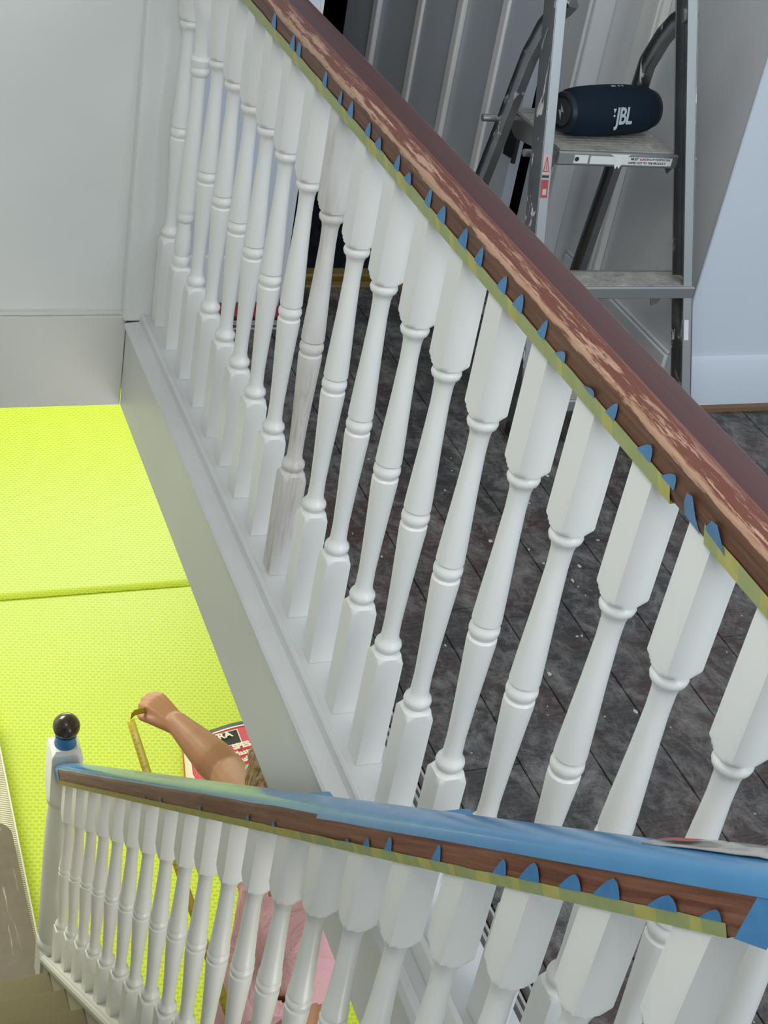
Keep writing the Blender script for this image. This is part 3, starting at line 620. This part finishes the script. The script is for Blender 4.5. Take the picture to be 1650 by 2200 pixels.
def tread(z, depth, name, lip=.028):
    a, b = onst(LF, LT, z), onst(RF, RT, z); x0, x1 = a[0]-.011, b[0]+.013; y0 = min(a[1], b[1])-.030
    yz = [(y0, z-lip), (y0-.004, z-lip+.003), (y0-.004, z-.003), (y0, z), (y0+depth, z), (y0+depth, z-lip), (y0+depth-.003, z-lip), (y0+depth-.003, z-.003), (y0+.002, z-.003), (y0+.002, z-lip)]
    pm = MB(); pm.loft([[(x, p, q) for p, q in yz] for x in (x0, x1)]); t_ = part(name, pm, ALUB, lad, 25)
    pm = MB(); 
    for i in range(9): 
        yy = y0+.004+i*(depth-.012)/9; pm.box(x0+.004, yy, z+.0002, x1-.004, yy+(depth-.012)/9*.8, z+.0016)
    part('tread_surface', pm, DUSTY, t_, 0)
    for x, s_ in ((a[0]-.014, 1), (b[0]+.014, -1)):
        pm = MB(); pm.cyl((x-.004*s_, y0+.028, z-.014), (x+.02*s_, y0+.028, z-.014), .006, n=10); part('rivet', pm, STEEL, t_)
    return x0, x1, y0, t_
tread(.075, .075, 'step'); x0_, x1_, y0_, st2 = tread(.318, .080, 'step')
pm = MB(); pm.add([(x1_-.085, y0_+.03, .29), (x1_-.05, y0_+.03, .29), (x1_-.058, y0_+.032, .262), (x1_-.072, y0_+.034, .255), (x1_-.085, y0_+.033, .29), (x1_-.05, y0_+.033, .29), (x1_-.058, y0_+.035, .262), (x1_-.072, y0_+.037, .255)], [(0, 1, 2, 3), (7, 6, 5, 4), (0, 4, 5, 1), (1, 5, 6, 2), (2, 6, 7, 3), (3, 7, 4, 0)])
part('bracket', pm, STEEL, st2)
# platform
PZ = .572; pa, pb = (.722, 2.600), (.994, 2.605)
pm = MB()
yz = lambda yf, yb: [(yf, PZ-.030), (yf-.004, PZ-.026), (yf-.004, PZ-.003), (yf, PZ), (yb, PZ), (yb, PZ-.02), (yb-.003, PZ-.02), (yb-.003, PZ-.003), (yf+.002, PZ-.003), (yf+.002, PZ-.030)]
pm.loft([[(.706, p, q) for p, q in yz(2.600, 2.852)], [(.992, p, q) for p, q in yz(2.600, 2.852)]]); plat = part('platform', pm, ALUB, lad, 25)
pm = MB()
for i in range(16): yy = 2.608+i*.0150; pm.box(.712, yy, PZ+.0002, .986, yy+.0125, PZ+.0016)
part('tread_surface', pm, DUSTY, plat, 0)
for x in (.705, .990):   # cheek plates
    pm = MB(); pm.loft([[(x+dx, 2.606, PZ-.004), (x+dx, 2.84, PZ-.004), (x+dx, 2.85, PZ-.03), (x+dx, 2.80, PZ-.05), (x+dx, 2.66, PZ-.028), (x+dx, 2.62, PZ-.05), (x+dx, 2.606, PZ-.03)] for dx in (0, .003)]); part('cheek', pm, STEEL, plat)
for xa, xb in ((.645, .705), (.993, 1.06)):
    pm = MB(); pm.cyl((xa, 2.635, PZ-.020), (xb, 2.635, PZ-.020), .008, n=12); part('pivot', pm, STEEL, plat)
pm = MB(); pm.cyl((.628, 2.822, PZ-.016), (.706, 2.822, PZ-.016), .008, n=12); part('pivot', pm, STEEL, plat)
# platform label
yy_ = 2.5956
pm = MB(); pm.box(.742, yy_-.0004, PZ-.0235, .775, yy_, PZ-.0055); o = part('sticker', pm, STK, plat, 0, 'white sticker with a black dot')
pm = MB(); pm.cyl((.7485, yy_-.0006, PZ-.0145), (.7485, yy_-.0009, PZ-.0145), .0052, n=14); part('mark', pm, BLACKP, o, 0)
pm = MB(); pm.box(.780, yy_-.0004, PZ-.0235, .978, yy_, PZ-.0065); o = part('sticker', pm, STK, plat, 0, 'long white warning sticker')
RX = Matrix.Rotation(math.pi/2, 4, 'X')
tm = text_mb('MUST', .0072, Matrix.Translation((.886, yy_-.0006, PZ-.0105)) @ RX, bold=.00015)
part('lettering', tm, BLACKP, o, 0)
tm = text_mb('FOLLOW THE INSTRUCTIONS', .0066, Matrix.Translation((.945, yy_-.0006, PZ-.0105)) @ RX @ Matrix.Diagonal((.62, 1, 1, 1)))
part('lettering', tm, BLACKP, o, 0)
tm = text_mb('HAND OUT TO THE PRODUCT', .0072, Matrix.Translation((.918, yy_-.0006, PZ-.0187)) @ RX @ Matrix.Diagonal((.9, 1, 1, 1)), bold=.0001)
part('lettering', tm, BLACKP, o, 0)
tm = text_mb('ALWAYS', .0072, Matrix.Translation((.908, yy_-.0006, PZ-.0105)) @ RX @ Matrix.Diagonal((.7, 1, 1, 1)), bold=.0002); part('lettering', tm, STKR, o, 0)
pm = MB(); pm.add([(.838+a, yy_-.0008, PZ+b) for a, b in ((-.012, -.001), (.036, -.001), (.030, -.006), (.016, -.009), (.018, -.026), (.014, -.033), (.010, -.026), (.006, -.034), (.002, -.026), (.004, -.016), (-.002, -.007))], [tuple(range(11))]); part('paint_drip', pm, WHITE, plat, 0, 'white paint dripped over the front edge')
# stickers on the left stile
def stick(z0, z1, M, name='sticker', dy=0.0, w=.016, label=None, dx=0.0):
    a, b = onst(LF, LT, z0), onst(LF, LT, z1); pm = MB(); y_off = -.0268-dy
    pm.add([(a[0]-w/2+dx, a[1]+y_off, a[2]), (a[0]+w/2+dx, a[1]+y_off, a[2]), (b[0]+w/2+dx, b[1]+y_off, b[2]), (b[0]-w/2+dx, b[1]+y_off, b[2])], [(0, 1, 2, 3)]); return part(name, pm, M, lad, 0, label)
stick(.537, .577, STKP, label='pale sticker with a red warning triangle'); stick(.530, .535, BLACKP); s3 = stick(.490, .526, STKR, label='red warning sticker'); stick(.496, .508, STKP, dy=.0006, w=.009)
a, b = onst(LF, LT, .543), onst(LF, LT, .572); pm = MB()
for (p, q) in (((a[0]-.006, a[1]-.0277, .543), (b[0], b[1]-.0277, .572)), ((a[0]+.006, a[1]-.0277, .543), (b[0], b[1]-.0277, .572)), ((a[0]-.006, a[1]-.0277, .543), (a[0]+.006, a[1]-.0277, .543)), ((a[0], a[1]-.0277, .546), (b[0], b[1]-.0277, .562))): pm.bar(p, q, .0012, .0006)
part('warning_mark', pm, STKR, lad, 0)
a = onst(RF, RT, .20); pm = MB(); b = onst(RF, RT, .245)
pm.add([(a[0]-.010, a[1]-.0275, a[2]), (a[0]+.002, a[1]-.0275, a[2]), (b[0]+.002, b[1]-.0275, b[2]), (b[0]-.010, b[1]-.0275, b[2])], [(0, 1, 2, 3)]); part('sticker', pm, STK, lad, 0, 'small white printed label low on the right stile')
# back frame: tubes curving in at the top
def backleg(xt, xk, xf, sgn):
    pts = [(xt, 2.665, .86), (xt-.002, 2.675, .845), (xt-.012*1, 2.695, .822), (xk+.006, 2.720, .785), (xk, 2.745, .72), (lerp((xk, 0, 0), (xf, 0, 0), .3)[0], 2.81, .50), (xf, 2.975, FL+.005)]
    pm = MB(); pm.tube(pts, .027, .040, (0, 1, 0)); part('back_leg', pm, ALU, lad, 40)
backleg(.690, .668, .664, -1); backleg(.972, .950, 1.040, 1)
pm = MB(); pm.bar((.648, 2.972, .015), (1.026, 2.972, .015), .022, .010, (0, 1, 0)); part('back_brace', pm, STEEL, lad)
for x in (.645, 1.030): pm = MB(); pm.box(x-.016, 2.955, FL, x+.016, 2.995, FL+.03); bevel(part('rubber_foot', pm, DARKM, lad), .004)
pm = MB(); a = Vector(LT); b = Vector(RT); pm.tube([a, a+Vector((.01, .0, .05)), a+Vector((.05, 0, .08)), b+Vector((-.05, 0, .08)), b+Vector((-.01, 0, .05)), b], .02, .03, (0, 1, 0)); part('top_handle', pm, ALU, lad, 40)

# ------------------------------------------------------------------ speaker
SL_, SRr = .252, .0570
spk = thing('portable_speaker', 'dark navy cylindrical speaker with silver lettering on the ladder platform', 'speaker', (.853, 2.700, PZ+.0016), math.radians(11))
spk.scale = (.94, .94, .94)
prof = [(-.126, .032), (-.125, .040), (-.120, .0455), (-.110, .050), (-.09, .0535), (-.05, .0562), (0, .0570), (.05, .0562), (.09, .0535), (.110, .050), (.120, .0455), (.125, .040), (.126, .032)]
def spring(x, r, n=32): return [(x, r*math.cos(2*math.pi*i/n), SRr+r*math.sin(2*math.pi*i/n)) for i in range(n)]
pm = MB(); pm.loft([spring(x, r) for x, r in prof]); part('fabric_body', pm, NAVY, spk, 60, local=True)
for s_ in (-1, 1):
    pm = MB(); pm.loft([spring(s_*.1205, .0452), spring(s_*.131, .0425), spring(s_*.133, .039), spring(s_*.132, .036), spring(s_*.1265, .034), spring(s_*.1262, .01)]); e_ = part('end_ring', pm, NAVYR, spk, 40, local=True)
    pm = MB(); pm.loft([spring(s_*.1263, .033), spring(s_*.1300, .030), spring(s_*.1308, .012), spring(s_*.1308, .001)]); part('bass_cone', pm, DARKM, spk, 40, local=True)
    if s_ < 0:
        pm = MB(); bx = -.1316; bolt = [(.004, .018), (-.010, .002), (-.001, .002), (-.005, -.018), (.010, .003), (.001, .003)]
        pm.add([(bx, a, SRr+b) for a, b in bolt], [tuple(range(6))]); part('bolt_mark', pm, LOGO, spk, 0, local=True)
for lx, w in ((.0, .012), (.016, .004), (.026, .004)):
    pm = MB(); pm.box(lx-w/2, -.004, 2*SRr-.0006, lx+w/2, .001, 2*SRr+.0008); bevel(part('button', pm, LOGO, spk, local=True), .0004)
LM = Matrix.Translation((-.004, 0, SRr)) @ Matrix.Rotation(math.radians(-10), 4, 'X') @ Matrix.Translation((0, -SRr-.0008, 0)) @ RX
tm = text_mb('JBL', .052, LM @ Matrix.Translation((.008, -.0035, 0)) @ Matrix.Diagonal((.74, 1, 1, 1)), bold=.0012, extrude=.0005, shear=.05, space=.92)
tm.add([tuple(LM @ Vector(p)) for p in ((-.0262, .0150, .0004), (-.0172, .0150, .0004), (-.0212, .004, .0004))], [(0, 1, 2)])
tm.add([tuple(LM @ Vector((-.0212+.0028*math.cos(k*math.pi/5), -.0005+.0028*math.sin(k*math.pi/5), .0004))) for k in range(10)], [tuple(range(10))])
part('lettering', tm, LOGO, spk, 0, 'silver JBL lettering', local=True)

# ------------------------------------------------------------------ red tool bag, wood scrap by the short wall
bg = thing('tool_bag', 'small flat red and black bag on the floor below the white baseboard', 'bag', (.23, 3.05, FL))
pm = MB(); R = []
for x, h in ((.12, .010), (.125, .022), (.18, .024), (.26, .026), (.31, .022), (.318, .010)): R.append([(x, 3.032, FL), (x, 3.028, FL+h*.5), (x, 3.036, FL+h), (x, 3.075, FL+h), (x, 3.082, FL+h*.5), (x, 3.08, FL)])
pm.loft(R); part('body', pm, REDC, bg, 40)
pm = MB(); pm.box(.275, 3.026, FL, .283, 3.083, FL+.027); pm.box(.119, 3.027, FL+.002, .30, 3.0295, FL+.006); part('strap', pm, DARKM, bg)
rg_ = MB(); R = []
for i in range(7):
    f_ = i/6; w = .022*math.sin(math.pi*(.15+.7*f_)); R.append([(.350+.02*f_+.012*math.sin(3*f_), 3.09+.10*f_-w*.3, FL), (.350+.02*f_+w, 3.09+.10*f_, FL), (.350+.02*f_+w*.6, 3.09+.10*f_, FL+.030*math.sin(math.pi*f_)+.006), (.350+.02*f_-w*.6, 3.09+.10*f_, FL+.022*math.sin(math.pi*f_)+.006), (.350+.02*f_-w, 3.09+.10*f_, FL)])
rg_.loft(R); o = part('red_rag', rg_, REDC, None, 60); tag(o, 'crumpled red rag on the floor by the left side of the dark doorway', 'rag')
pm = MB(); pm.box(.315, 2.985, FL, .345, 3.05, FL+.012); o = bevel(part('wood_scrap', pm, WOODL, None), .002); tag(o, 'little brown wood scrap lying on the boards beside the floor strips', 'wood scrap')

# ------------------------------------------------------------------ hall: lime film sheets
def sheet(name, x0, y0, x1, y1, z, seed, lab):
    m_ = MB(); nx_, ny_ = 30, 40; vs = []
    for j in range(ny_+1):
        for i in range(nx_+1):
            x = x0+(x1-x0)*i/nx_; y = y0+(y1-y0)*j/ny_
            vs.append((x, y, z+.002*noise.noise((x*1.8, y*1.8, seed))+(.0015 if j == 0 and seed == 2 else 0)))
    m_.add(vs, [(j*(nx_+1)+i, j*(nx_+1)+i+1, (j+1)*(nx_+1)+i+1, (j+1)*(nx_+1)+i) for j in range(ny_) for i in range(nx_)])
    o = part(name, m_, FILM, None, 80); tag(o, lab, 'floor cover'); o.modifiers.new('solid', 'SOLIDIFY').thickness = .001; return o
sheet('protective_film', -0.14, 2.2, 2.38, 5.40, FZ+.002, 1, 'nearer lime yellow patterned protective film covering the hall floor around the person')
sheet('protective_film', -1.08, 5.33, 2.38, 7.70, FZ+.0045, 2, 'farther lime yellow protective film, beyond the overlap seam in the hall')

# ------------------------------------------------------------------ sack on the hall floor
bagang = math.radians(10.9)
sk = thing('material_sack', 'pink-red printed sack lying on the lime film behind the outstretched arm', 'sack', (.600, 4.275, FZ+.012), bagang)
SW, SLn, SH = .38, .70, .085
def shr(x, y): return x-(1-x/SW)*min(-y, .22)*.38
def sackz(x, y):
    u_, v_ = x/SW, (y+SLn)/SLn; e_ = (1-abs(2*u_-1)**6)*(1-abs(2*v_-1)**20); return SH*max(e_, 0)**.5*(1+.12*noise.noise((x*7, y*7, 4)))
m_ = MB(); nx_, ny_ = 24, 36; vs = []
for j in range(ny_+1):
    for i in range(nx_+1):
        x, y = SW*i/nx_, -SLn+SLn*j/ny_; vs.append((shr(x, y), y, sackz(x, y)))
m_.add(vs, [(j*(nx_+1)+i, j*(nx_+1)+i+1, (j+1)*(nx_+1)+i+1, (j+1)*(nx_+1)+i) for j in range(ny_) for i in range(nx_)])
m_.add([(shr(0, -SLn), -SLn, 0), (SW, -SLn, 0), (SW, 0, 0), (0, 0, 0), (shr(0, -.22), -.22, 0)], [(0, 4, 3, 2, 1)]); part('body', m_, REDP, sk, 60, local=True)
def decal(x0, y0, x1, y1, M, name='print', lift=0.0, n=8, m_=4, label=None):
    pm = MB(); vs = [(shr(x0+(x1-x0)*i/n, y0+(y1-y0)*j/m_), y0+(y1-y0)*j/m_, sackz(x0+(x1-x0)*i/n, y0+(y1-y0)*j/m_)+.002+lift) for j in range(m_+1) for i in range(n+1)]
    pm.add(vs, [(j*(n+1)+i, j*(n+1)+i+1, (j+1)*(n+1)+i+1, (j+1)*(n+1)+i) for j in range(m_) for i in range(n)]); return part(name, pm, M, sk, 60, label, local=True)
decal(.006, -.052, SW-.006, -.003, GREYP, 'top_band', n=24, m_=8, label='charcoal band across the top'); decal(.006, -.060, SW-.006, -.0525, CREAMP, 'top_line', .001, 24, 2)
decal(.002, -.68, .022, -.06, CREAMP, 'side_line', .001, 2, 20)
decal(-.002+.03, -.150, .217, -.072, CREAMP, 'logo_border', .0015, 12, 6); decal(.032, -.146, .212, -.076, BLACKP, 'logo_panel', .0025, 12, 6)
def sword(w, x, y, size, M, bold, sx=1.0):
    part('lettering', text_mb(w, size, Matrix.Translation((shr(x, y), y, sackz(x, y)+.014)) @ Matrix.Diagonal((sx, 1, 1, 1)), bold=bold), M, sk, 0, local=True)
sword('ULTRA', .118, -.095, .044, CREAMP, .0015, 1.1); sword('TILE', .100, -.129, .040, CREAMP, .0015, 1.05)
sword('SPES', .205, -.172, .040, CREAMP, .0022); sword('d Plaster', .195, -.212, .036, CREAMP, .001); sword('wash', .185, -.250, .036, CREAMP, .001)
decal(.222, -.292, .272, -.252, BLACKP, 'size_mark', .002, 3, 3); sword('S1', .247, -.272, .032, CREAMP, .001)

# ------------------------------------------------------------------ person
def capsule(mb, a, b, ra, rb, n=14):
    a, b = Vector(a), Vector(b); d = b-a; L = d.length
    d = d.normalized() if L > 1e-6 else Vector((0, 0, 1)); u = d.orthogonal().normalized(); w = d.cross(u); rings = []
    for k in range(5): t_ = -math.pi/2*(1-k/4.0)+.001; rings.append((a+d*ra*math.sin(t_), ra*math.cos(t_)))
    for k in range(5): t_ = math.pi/2*(k/4.0)-.001*(k == 4); rings.append((b+d*rb*math.sin(t_), rb*math.cos(t_)))
    mb.loft([[c+(u*math.cos(2*math.pi*i/n)+w*math.sin(2*math.pi*i/n))*max(r, 1e-4) for i in range(n)] for c, r in rings])
def chain(mb, pts):
    for (p, r), (q, s_) in zip(pts, pts[1:]): capsule(mb, p, q, r, s_)
def ell(mb, c, r, rz=0):
    M = Matrix.Translation(c) @ Matrix.Rotation(rz, 4, 'Z') @ Matrix.Diagonal((r[0], r[1], r[2], 1)); t_ = MB(); t_.sphere((0, 0, 0), 1, 20, 14); mb.add(t_.v, t_.f, 0, M)
def remeshed(name, mb, M, parent, voxel, smooth=6, label=None):
    o = part(name, mb, M, parent, 0, label)
    r = o.modifiers.new('r', 'REMESH'); r.mode = 'VOXEL'; r.voxel_size = voxel; r.use_smooth_shade = True
    s_ = o.modifiers.new('s', 'SMOOTH'); s_.iterations = smooth; s_.factor = .5
    dg = bpy.context.evaluated_depsgraph_get(); me = D.meshes.new_from_object(o.evaluated_get(dg)); o.modifiers.clear()
    old = o.data; o.data = me; D.meshes.remove(old); return o
per = thing('person', 'person in a pink T-shirt below the landing holding out a yellow tape measure', 'person', (.32, 2.42, FZ+.004))
V = Vector
bm_ = MB()
chain(bm_, [(V((.335, 2.40, -1.78)), .125), (V((.335, 2.395, -1.60)), .112), (V((.325, 2.385, -1.42)), .120), (V((.315, 2.385, -1.30)), .115), (V((.30, 2.40, -1.20)), .055), (V((.285, 2.42, -1.10)), .052)])
FS, NS = V((.285, 2.555, -1.245)), V((.330, 2.205, -1.265))
capsule(bm_, FS, NS, .056, .056); capsule(bm_, V((.315, 2.47, -1.33)), V((.33, 2.30, -1.33)), .10, .10)
FE, FW, FH = V((.268, 2.815, -1.33)), V((.172, 3.025, -1.318)), V((.140, 3.085, -1.312))
chain(bm_, [(FS, .056), (FS.lerp(FE, .5), .060), (FE, .056), (FE.lerp(FW, .30), .057), (FE.lerp(FW, .7), .044), (FW, .033)])
NE, NW, NH = V((.300, 2.110, -1.53)), V((.165, 2.03, -1.455)), V((.115, 2.02, -1.44))
chain(bm_, [(NS, .056), (NS.lerp(NE, .5), .050), (NE, .043), (NE.lerp(NW, .35), .045), (NW, .029)])
for s_ in (1, -1):
    y = 2.40+s_*.085
    chain(bm_, [(V((.335, y, -1.80)), .095), (V((.315, y+.01*s_, -2.0)), .080), (V((.300, y+.02*s_, -2.20)), .058), (V((.335, y+.02*s_, -2.36)), .055), (V((.350, y+.02*s_, -2.57)), .036), (V((.25, y+.02*s_, -2.615)), .030)])
# head
HC = V((.262, 2.440, -1.010)); HR = Matrix.Rotation(math.radians(-72.5), 3, 'Z')
def hp(v): return HC+HR @ V(v)
HA = math.radians(-72.5); ell(bm_, HC, (.094, .076, .112), HA); ell(bm_, hp((-.025, 0, -.055)), (.062, .056, .062), HA); ell(bm_, hp((-.098, 0, -.012)), (.016, .012, .022), HA)
for s_ in (1, -1): ell(bm_, hp((.005, .077*s_, -.01)), (.018, .008, .028), HA)
# hands
def hand(wrist, cen, side, nrm, curl=1.0):
    f_ = (cen-wrist).normalized(); s_ = (side-f_*side.dot(f_)).normalized(); n_ = f_.cross(s_); n_ = n_ if n_.dot(nrm) > 0 else -n_
    for k in (-1.5, -.5, .5, 1.5):
        ln = (1.0, 1.08, 1.02, .82)[int(k+1.5)] if side.x < 0 else (.82, 1.02, 1.08, 1.0)[int(k+1.5)]
        kn = cen+f_*.034*ln+s_*k*.0195; base = wrist+f_*.01+s_*k*.010
        chain(bm_, [(base, .016), (kn, .0125), (kn+f_*.030*ln+n_*.014, .0105), (kn+f_*.022*ln+n_*.040, .0098), (kn-f_*.004+n_*.046, .0088)])
    chain(bm_, [(wrist+s_*.018+n_*.008, .017), (cen+s_*.042+n_*.014-f_*.01, .0135), (cen+s_*.052+n_*.022+f_*.022, .0115), (cen+s_*.044+n_*.030+f_*.044, .0095)])
hand(FW, FH, V((-1, -.2, 0)), V((0, 0, -1))); hand(NW, NH, V((0, .6, .6)), V((0, 0, -1)))
body = remeshed('body', bm_, SKIN, per, .0048, 4)
# T-shirt
sm = MB(); chain(sm, [(V((.338, 2.40, -1.80)), .150), (V((.335, 2.395, -1.60)), .138), (V((.325, 2.385, -1.42)), .138), (V((.317, 2.385, -1.31)), .126), (V((.306, 2.395, -1.245)), .074)])
capsule(sm, FS+V((0, .01, 0)), NS, .070, .070); capsule(sm, V((.315, 2.48, -1.34)), V((.335, 2.28, -1.34)), .122, .122)
capsule(sm, FS, FS.lerp(FE, .35), .070, .066); capsule(sm, NS, NS.lerp(NE, .62), .070, .072)
shirt = remeshed('shirt', sm, PINK, per, .008, 5, 'dusty pink short-sleeved T-shirt')
for v_ in shirt.data.vertices:
    p = v_.co; q = noise.noise((p.x*7, p.y*7, p.z*5))*.010+noise.noise((p.x*18, p.y*18, p.z*10))*.004; v_.co = p+v_.normal*q
# cut hem, sleeve ends and neck of the shirt open so that skin shows
def trim_mesh(o, keep):
    off = root_off(o); b = bmesh.new(); b.from_mesh(o.data)
    dl = [f for f in b.faces if not keep(f.calc_center_median()+off)]; bmesh.ops.delete(b, geom=dl, context='FACES'); b.to_mesh(o.data); b.free()
nd = (NE-NS).normalized(); fd = (FE-FS).normalized()
def keep_shirt(p):
    if p.z < -1.86: return False
    if (p-NS).dot(nd) > (NE-NS).length*.60 and (p-NE).length < .18: return False
    if (p-FS).dot(fd) > (FE-FS).length*.36 and p.y > 2.6: return False
    if p.z > -1.19: return False
    return True
trim_mesh(shirt, keep_shirt); so_ = shirt.modifiers.new('solid', 'SOLIDIFY'); so_.thickness = .003
hm = MB()
for s_ in (1, -1):
    y = 2.40+s_*.085; chain(hm, [(V((.337, y, -1.78)), .118), (V((.320, y+.01*s_, -1.98)), .105), (V((.308, y+.02*s_, -2.12)), .098)])
sh = remeshed('shorts', hm, SHORTS, per, .009, 5, 'faded pink shorts'); trim_mesh(sh, lambda p: p.z > -2.13); sh.modifiers.new('solid', 'SOLIDIFY').thickness = .003
ha = MB(); ell(ha, hp((.014, 0, .018)), (.099, .087, .114), HA); ell(ha, hp((.045, 0, -.05)), (.060, .068, .08), HA); ell(ha, hp((-.03, 0, .07)), (.06, .07, .045), HA)
hair = remeshed('hair', ha, HAIR, per, .006, 2, 'light brown hair')
for v_ in hair.data.vertices: p = v_.co; v_.co = p+v_.normal*noise.noise((p.x*55, p.y*55, p.z*12))*.007
for s_ in (1, -1):
    pm = MB(); pm.sphere(tuple(hp((-.0835, .032*s_, .002))), .011, 12, 8, mi=0); pm.sphere(tuple(hp((-.0925, .032*s_, .002))), .004, 8, 6, mi=1); part('eye', pm, [STK, BLACKP], per, 60)
pm = MB(); ell(pm, hp((-.084, 0, -.058)), (.007, .022, .006), HA); part('mouth', pm, mat('lips', (.40, .13, .10), .4), per, 60)
for s_ in (1, -1):
    y = 2.40+s_*.105; pm = MB(); ell(pm, V((.285, y, -2.612)), (.115, .045, .034)); part('shoe', pm, DARKM, per, 60)
# tape measure: blade bent at the far hand, running back to the case in the near hand
tm_ = thing('tape_measure', 'yellow tape measure blade stretched from the raised hand across the hall', 'tape measure', (.085, 2.02, -1.46))
def blade_rings(pts, wdir, w=.024):
    m_ = MB(); vs = []
    for p in pts:
        p = V(p); vs += [p-wdir*w/2, p+V((0, 0, -.0025)), p+wdir*w/2]
    m_.add(vs, [(3*i+j, 3*i+j+1, 3*i+j+4, 3*i+j+3) for i in range(len(pts)-1) for j in range(2)]); return m_
A0, A1, A2 = V((.125, 3.105, -1.325)), V((.058, 3.068, -1.300)), V((.043, 3.050, -1.312))
B1 = V((.097, 2.075, -1.415))
wd = V((.80, .05, .55)).normalized()
pts = [A2.lerp(B1, i/14)+V((0, 0, -.012*math.sin(math.pi*i/14))) for i in range(15)]
bl = part('blade', blade_rings(pts, wd), BLADE, tm_, 60); bl.modifiers.new('solid', 'SOLIDIFY').thickness = .0006
bl2 = part('blade_end', blade_rings([A0, A0.lerp(A1, .5), A1, A1.lerp(A2, .5)+V((-.004, .002, 0)), A2], V((.05, .45, .9)).normalized(), .017), BLADE, tm_, 60); bl2.modifiers.new('solid', 'SOLIDIFY').thickness = .0006
pm = MB(); a_ = pts
for i in range(1, 60):
    f_ = i/60; c = A2.lerp(B1, f_)+V((0, 0, -.012*math.sin(math.pi*f_)))+V((-.0008, -.0004, .0012)); L = .014 if i % 5 == 0 else .006
    pm.bar(c-wd*.0085, c-wd*(.0085-L), .0008, .0006, (0, 0, 1))
part('graduation', pm, BLADEK, tm_, 0)['kind'] = 'stuff'
pm = MB(); pm.box(.055, 2.0, -1.455, .125, 2.065, -1.395); bevel(part('case', pm, DARKM, tm_), .012, 4)
pm = MB(); pm.box(.113, 3.098, -1.337, .120, 3.116, -1.312); part('hook', pm, STEEL, tm_)
